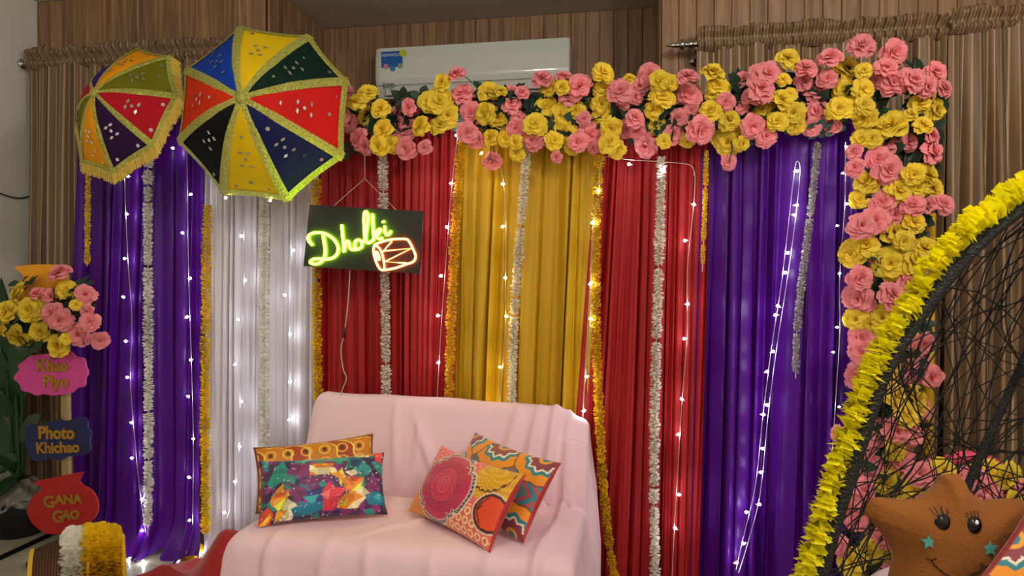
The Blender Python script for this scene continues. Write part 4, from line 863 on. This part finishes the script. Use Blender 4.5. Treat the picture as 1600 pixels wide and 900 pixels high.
# ------------------------------------------------------------------ egg chair, garland, star, cushion
DC = 1.45
lp = [(1690, 282), (1600, 321), (1520, 386), (1448, 473), (1400, 547), (1373, 600), (1340, 700), (1308, 800), (1281, 900), (1264, 1000), (1285, 1100), (1375, 1190), (1530, 1240), (1690, 1250)]
loop = lp+[(3380-x, y) for x, y in lp[-2:0:-1]]
rim3 = [PD(x, y, DC) for x, y in spline([Vector((x, y)) .to_3d() for x, y in loop], 5, True) for x, y in [(x, y)]] if False else None
sp = spline([Vector((x, y, 0)) for x, y in loop], 5, True)
rim3 = [PD(p.x, p.y, DC) for p in sp]; NR = len(rim3)
cen = PD(1690, 860, DC)
t = thing('egg_chair', 'black woven hanging egg chair with a yellow garlanded rim', 'chair', Vector((cen.x, cen.y+.3, 0)))
part('rim', tube(rim3, .0175, 12, True), M['rim'], t, True)
BACK = Vector((FWD.x*.9+.12, FWD.y, 0)).normalized(); SD = .55
def shell(a, b):                                                     # disc coordinates to the bowl behind the rim
    r = math.hypot(a, b); th = (math.atan2(a, b) % (2*PI))/(2*PI)*NR; i = int(th) % NR; k = th-int(th)
    e = rim3[i].lerp(rim3[(i+1) % NR], k)-cen
    return cen+e*r+BACK*(SD*math.sqrt(max(0, 1-min(1, r*r))))
rs = random.Random(12); vf = []
for k in range(115):
    t0 = rs.uniform(0, 2*PI); t1 = t0+rs.uniform(.7, 3.6); bow = rs.uniform(-.28, .28); a0, b0 = math.sin(t0), math.cos(t0); a1, b1 = math.sin(t1), math.cos(t1); L = math.hypot(a1-a0, b1-b0); nx_, ny_ = -(b1-b0)/L, (a1-a0)/L; pts = []
    for j in range(17):
        s = j/16; bb = bow*math.sin(PI*s)+.05*math.sin(PI*3*s+k); a = a0+(a1-a0)*s+nx_*bb; b = b0+(b1-b0)*s+ny_*bb; r = math.hypot(a, b)
        if r > .995: a, b = a/r*.995, b/r*.995
        pts.append(shell(a, b))
    vf.append(tube(pts, .0019, 4))
part('woven_shell', join(*vf), M['rim'], t, True, kind='stuff', label='random open weave of thin black cane')
# one rib seen through the weave
rbp = spline([PD(1690, 300, 1.47), PD(1640, 460, 1.85), PD(1596, 570, 1.93), PD(1516, 750, 1.95), PD(1490, 850, 1.90), PD(1500, 1000, 1.8)], 6)
part('shell_rib', tube(rbp, .012, 8), M['rim'], t, True)
def seatf(u, v):
    a = 2*PI*u; r = .30*math.sin(PI/2*min(1, v*1.6)) if v < .62 else .30*math.sin(PI/2*min(1, (1-v)*2.6)); z = .075*(-math.cos(PI*v))
    return (cen.x+.0+BACK.x*.24+r*math.cos(a)*1.1, cen.y+BACK.y*.24+r*math.sin(a)*.75, .67+z)
part('seat_cushion', grid(seatf, 32, 14), M['pink_c'], t, True)
# stand
sb = cen+BACK*.80; apx = rim3[0]
stp = spline([Vector((sb.x+.55, sb.y, .03)), Vector((sb.x+.6, sb.y+.05, .8)), Vector((sb.x+.52, sb.y, 1.6)), Vector((sb.x+.3, sb.y-.25, 2.02)), Vector((apx.x+.02, apx.y+.05, 2.08))], 8)
part('stand_pole', tube(stp, .025, 10), M['rim'], t, True)
part('stand_base', tube([(sb.x+.35+.42*math.cos(2*PI*k/28), sb.y-.25+.42*math.sin(2*PI*k/28), .025) for k in range(28)], .022, 8, True), M['rim'], t, True)
part('chain', tube([stp[-1], apx], .006, 6), M['steel'], t, True)
gl = [(1615, 284), (1579, 302), (1548, 330), (1520, 346), (1498, 370), (1473, 395), (1451, 422), (1432, 458), (1411, 492), (1389, 522), (1368, 564), (1348, 606), (1334, 650), (1318, 696), (1300, 748), (1288, 792), (1273, 846), (1256, 900), (1248, 940)]
garland('bright yellow tissue garland wound along the egg chair rim', [PD(x, y, DC-.012) for x, y in gl], TL_, 'wire', .027, seg=.05, gaps=.25)

# star plush
SCN = PD(1482, 842, 1.56); sx_, sy_ = RGT, UPV
MS = Matrix.Identity(4)
rt = R(1.5); sxv = (RGT*math.cos(rt)+UPV*math.sin(rt)); syv = (UPV*math.cos(rt)-RGT*math.sin(rt)); szv = -FWD
sc_ = 1.56/F
tips = [(8, -106), (128, -48), (95, 105), (-95, 105), (-130, -57)]      # px offsets of the five points: top, right, lower right, lower left, left
tp = [Vector((x*sc_, -y*sc_, 0)) for x, y in tips]; inn = []
for k in range(5): a_, b_ = tp[k], tp[(k+1) % 5]; inn.append((a_+b_)*.5*.78)
outl = []
def seg_pts(a_, c_, b_):
    o = []
    return o
ctrl = []
for k in range(5):
    pA, pB, pv_ = tp[k], inn[k], inn[k-1]
    d1 = (pv_-pA).normalized(); d2 = (pB-pA).normalized(); w1 = .022
    un = pA.normalized(); pn_ = Vector((un.y, -un.x, 0))
    ctrl += [pA-un*.030-pn_*.030, pA-un*.008-pn_*.016, pA-un*.008+pn_*.016, pA-un*.030+pn_*.030, pB]
outl = spline(ctrl, 5, True); NO = len(outl)
def star_h(t_, i):
    return .062*math.sqrt(max(0, 1-t_**2.6))
V = []; NT = 14
for sgn in (1, -1):
    for j in range(NT+1):
        t_ = j/NT
        for i in range(NO):
            p = outl[i]*t_; V.append(SCN+sxv*p.x+syv*p.y+szv*(sgn*star_h(t_, i)*(1-.25*t_*(1-min(1, .09/(outl[i].length+1e-6))))))
Fc = []
for sgi in (0, 1):
    o_ = sgi*(NT+1)*NO
    for j in range(NT):
        for i in range(NO): q_ = (o_+j*NO+i, o_+j*NO+(i+1) % NO, o_+(j+1)*NO+(i+1) % NO, o_+(j+1)*NO+i); Fc.append(q_ if sgi else q_[::-1])
t = thing('star_plush', 'brown star-shaped plush toy with a smiling face in the egg chair', 'plush toy', SCN+syv*-.16)
part('body', (V, Fc), M['brown'], t, True)
def face(px, py, off=.0):
    lx, ly = (px-1482)*sc_, -(py-842)*sc_; x = lx*math.cos(rt)+ly*math.sin(rt); y = -lx*math.sin(rt)+ly*math.cos(rt)
    a = math.atan2(y, x); best = min(range(NO), key=lambda i: abs((math.atan2(outl[i].y, outl[i].x)-a+PI) % (2*PI)-PI)); t_ = min(.99, math.hypot(x, y)/outl[best].length)
    return SCN+sxv*x+syv*y+szv*(star_h(t_, best)*(1-.25*t_*(1-min(1, .09/(outl[best].length+1e-6))))+off)
def disc(px, py, rx, ry, m, name, off, dome=.004, parent=t, n=20):
    c = face(px, py, off); V = [c+szv*dome]; 
    for rg in (.6, 1):
        for k in range(n): V.append(c+sxv*(rx*sc_*rg*math.cos(2*PI*k/n))+syv*(ry*sc_*rg*math.sin(2*PI*k/n))+szv*(dome*.75 if rg < 1 else -.004))
    Fc = [(0, 1+k, 1+(k+1) % n) for k in range(n)]+[(1+k, 1+n+k, 1+n+(k+1) % n, 1+(k+1) % n) for k in range(n)]
    return part(name, (V, Fc), M[m], parent, True)
for ex_, ey_ in ((1451, 805), (1496, 808)):
    e_ = disc(ex_, ey_, 12.5, 14, 'eye', 'eye', .004); disc(ex_+1, ey_-6, 4.5, 4.5, 'eyew', 'eye_highlight', .009, .001, e_)
    for k in range(4): part('eyelash', tube([face(ex_-9+k*6, ey_-11-(1.5 if k in (1, 2) else 0), .003), face(ex_-12+k*7, ey_-20-(2 if k in (1, 2) else 0), .003)], .0009, 4), M['eye'], e_)
def mstar(px, py, r):
    c = face(px, py, .002); pts = [c+sxv*(math.sin(k*PI/5)*r*(1 if k % 2 == 0 else .5)*sc_)+syv*(math.cos(k*PI/5)*r*(1 if k % 2 == 0 else .5)*sc_) for k in range(10)]
    V = pts+[p-szv*.006 for p in pts]; part('cheek_star', (V, [tuple(range(10))]+[((i+1) % 10, i, 10+i, 10+(i+1) % 10) for i in range(10)]), M['teal'], t)
mstar(1428, 833, 11); mstar(1519, 842, 12)
part('mouth', tube(spline([face(x, y, .0015) for x, y in ((1432, 860), (1440, 871), (1455, 882), (1470, 887), (1485, 886), (1500, 878), (1509, 868))], 5), .0012, 6), M['eye'], t)
part('mouth', tube(spline([face(x, y, .0015) for x, y in ((1427, 858), (1433, 861), (1440, 858))], 3), .0011, 5), M['eye'], t); part('mouth', tube(spline([face(x, y, .0015) for x, y in ((1505, 864), (1510, 869), (1519, 867))], 3), .0011, 5), M['eye'], t)
# cushion in the egg chair
c0 = PD(1500, 950, 1.42); c1 = PD(1690, 960, 1.42)
cushion('cushion', 'orange and teal patterned cushion in the egg chair beside the star', PD(1512, 925, 1.44), PD(1735, 1110, 1.40), .30, R(12), .09, p_teal, '#b01c1c', CM, group=None, z0=.7)

# rose arrangement on a stand behind the egg chair
bc = P(1515, 790, 2.9); 
t = thing('flower_basket', 'basket of pink and yellow roses seen through the egg chair weave', 'flower basket', Vector((bc.x, bc.y, 0)))
part('basket', lathe([(.16, 0), (.17, .02), (.13, .2), (.14, .40), (.19, bc.z-.1), (.21, bc.z-.05), (.17, bc.z-.06)], 24, (bc.x, bc.y, 0)), M['basket'], t, True)
part('ribbon_bow', tube([bc+Vector((.14*math.cos(a), .0, .06+.13*math.sin(a))) for a in [PI*k/16 for k in range(17)]], .022, 8), mat('pink_ribbon', '#e2486a', .6), t, True)
for px, py, c, s in ((1438, 740, 'P', 40), (1460, 765, 'P', 44), (1445, 780, 'P', 40), (1475, 735, 'Y', 40), (1545, 735, 'Y', 42), (1575, 745, 'Y', 44), (1540, 765, 'P', 44), (1570, 775, 'P', 44), (1585, 790, 'Y', 40), (1500, 770, 'P', 44), (1520, 750, 'P', 40), (1600, 765, 'P', 40), (1460, 800, 'Y', 44), (1555, 800, 'Y', 44), (1500, 805, 'Y', 44), (1430, 765, 'Y', 38), (1525, 800, 'P', 44)):
    put_rose(t, px, py, c, s, 2.81+rr.uniform(-.04, .06), ((px-1515)/80, 0, (770-py)/60))
for k in range(16): put_sprig(t, P(rr.uniform(1430, 1600), rr.uniform(745, 810), 2.87), .08)
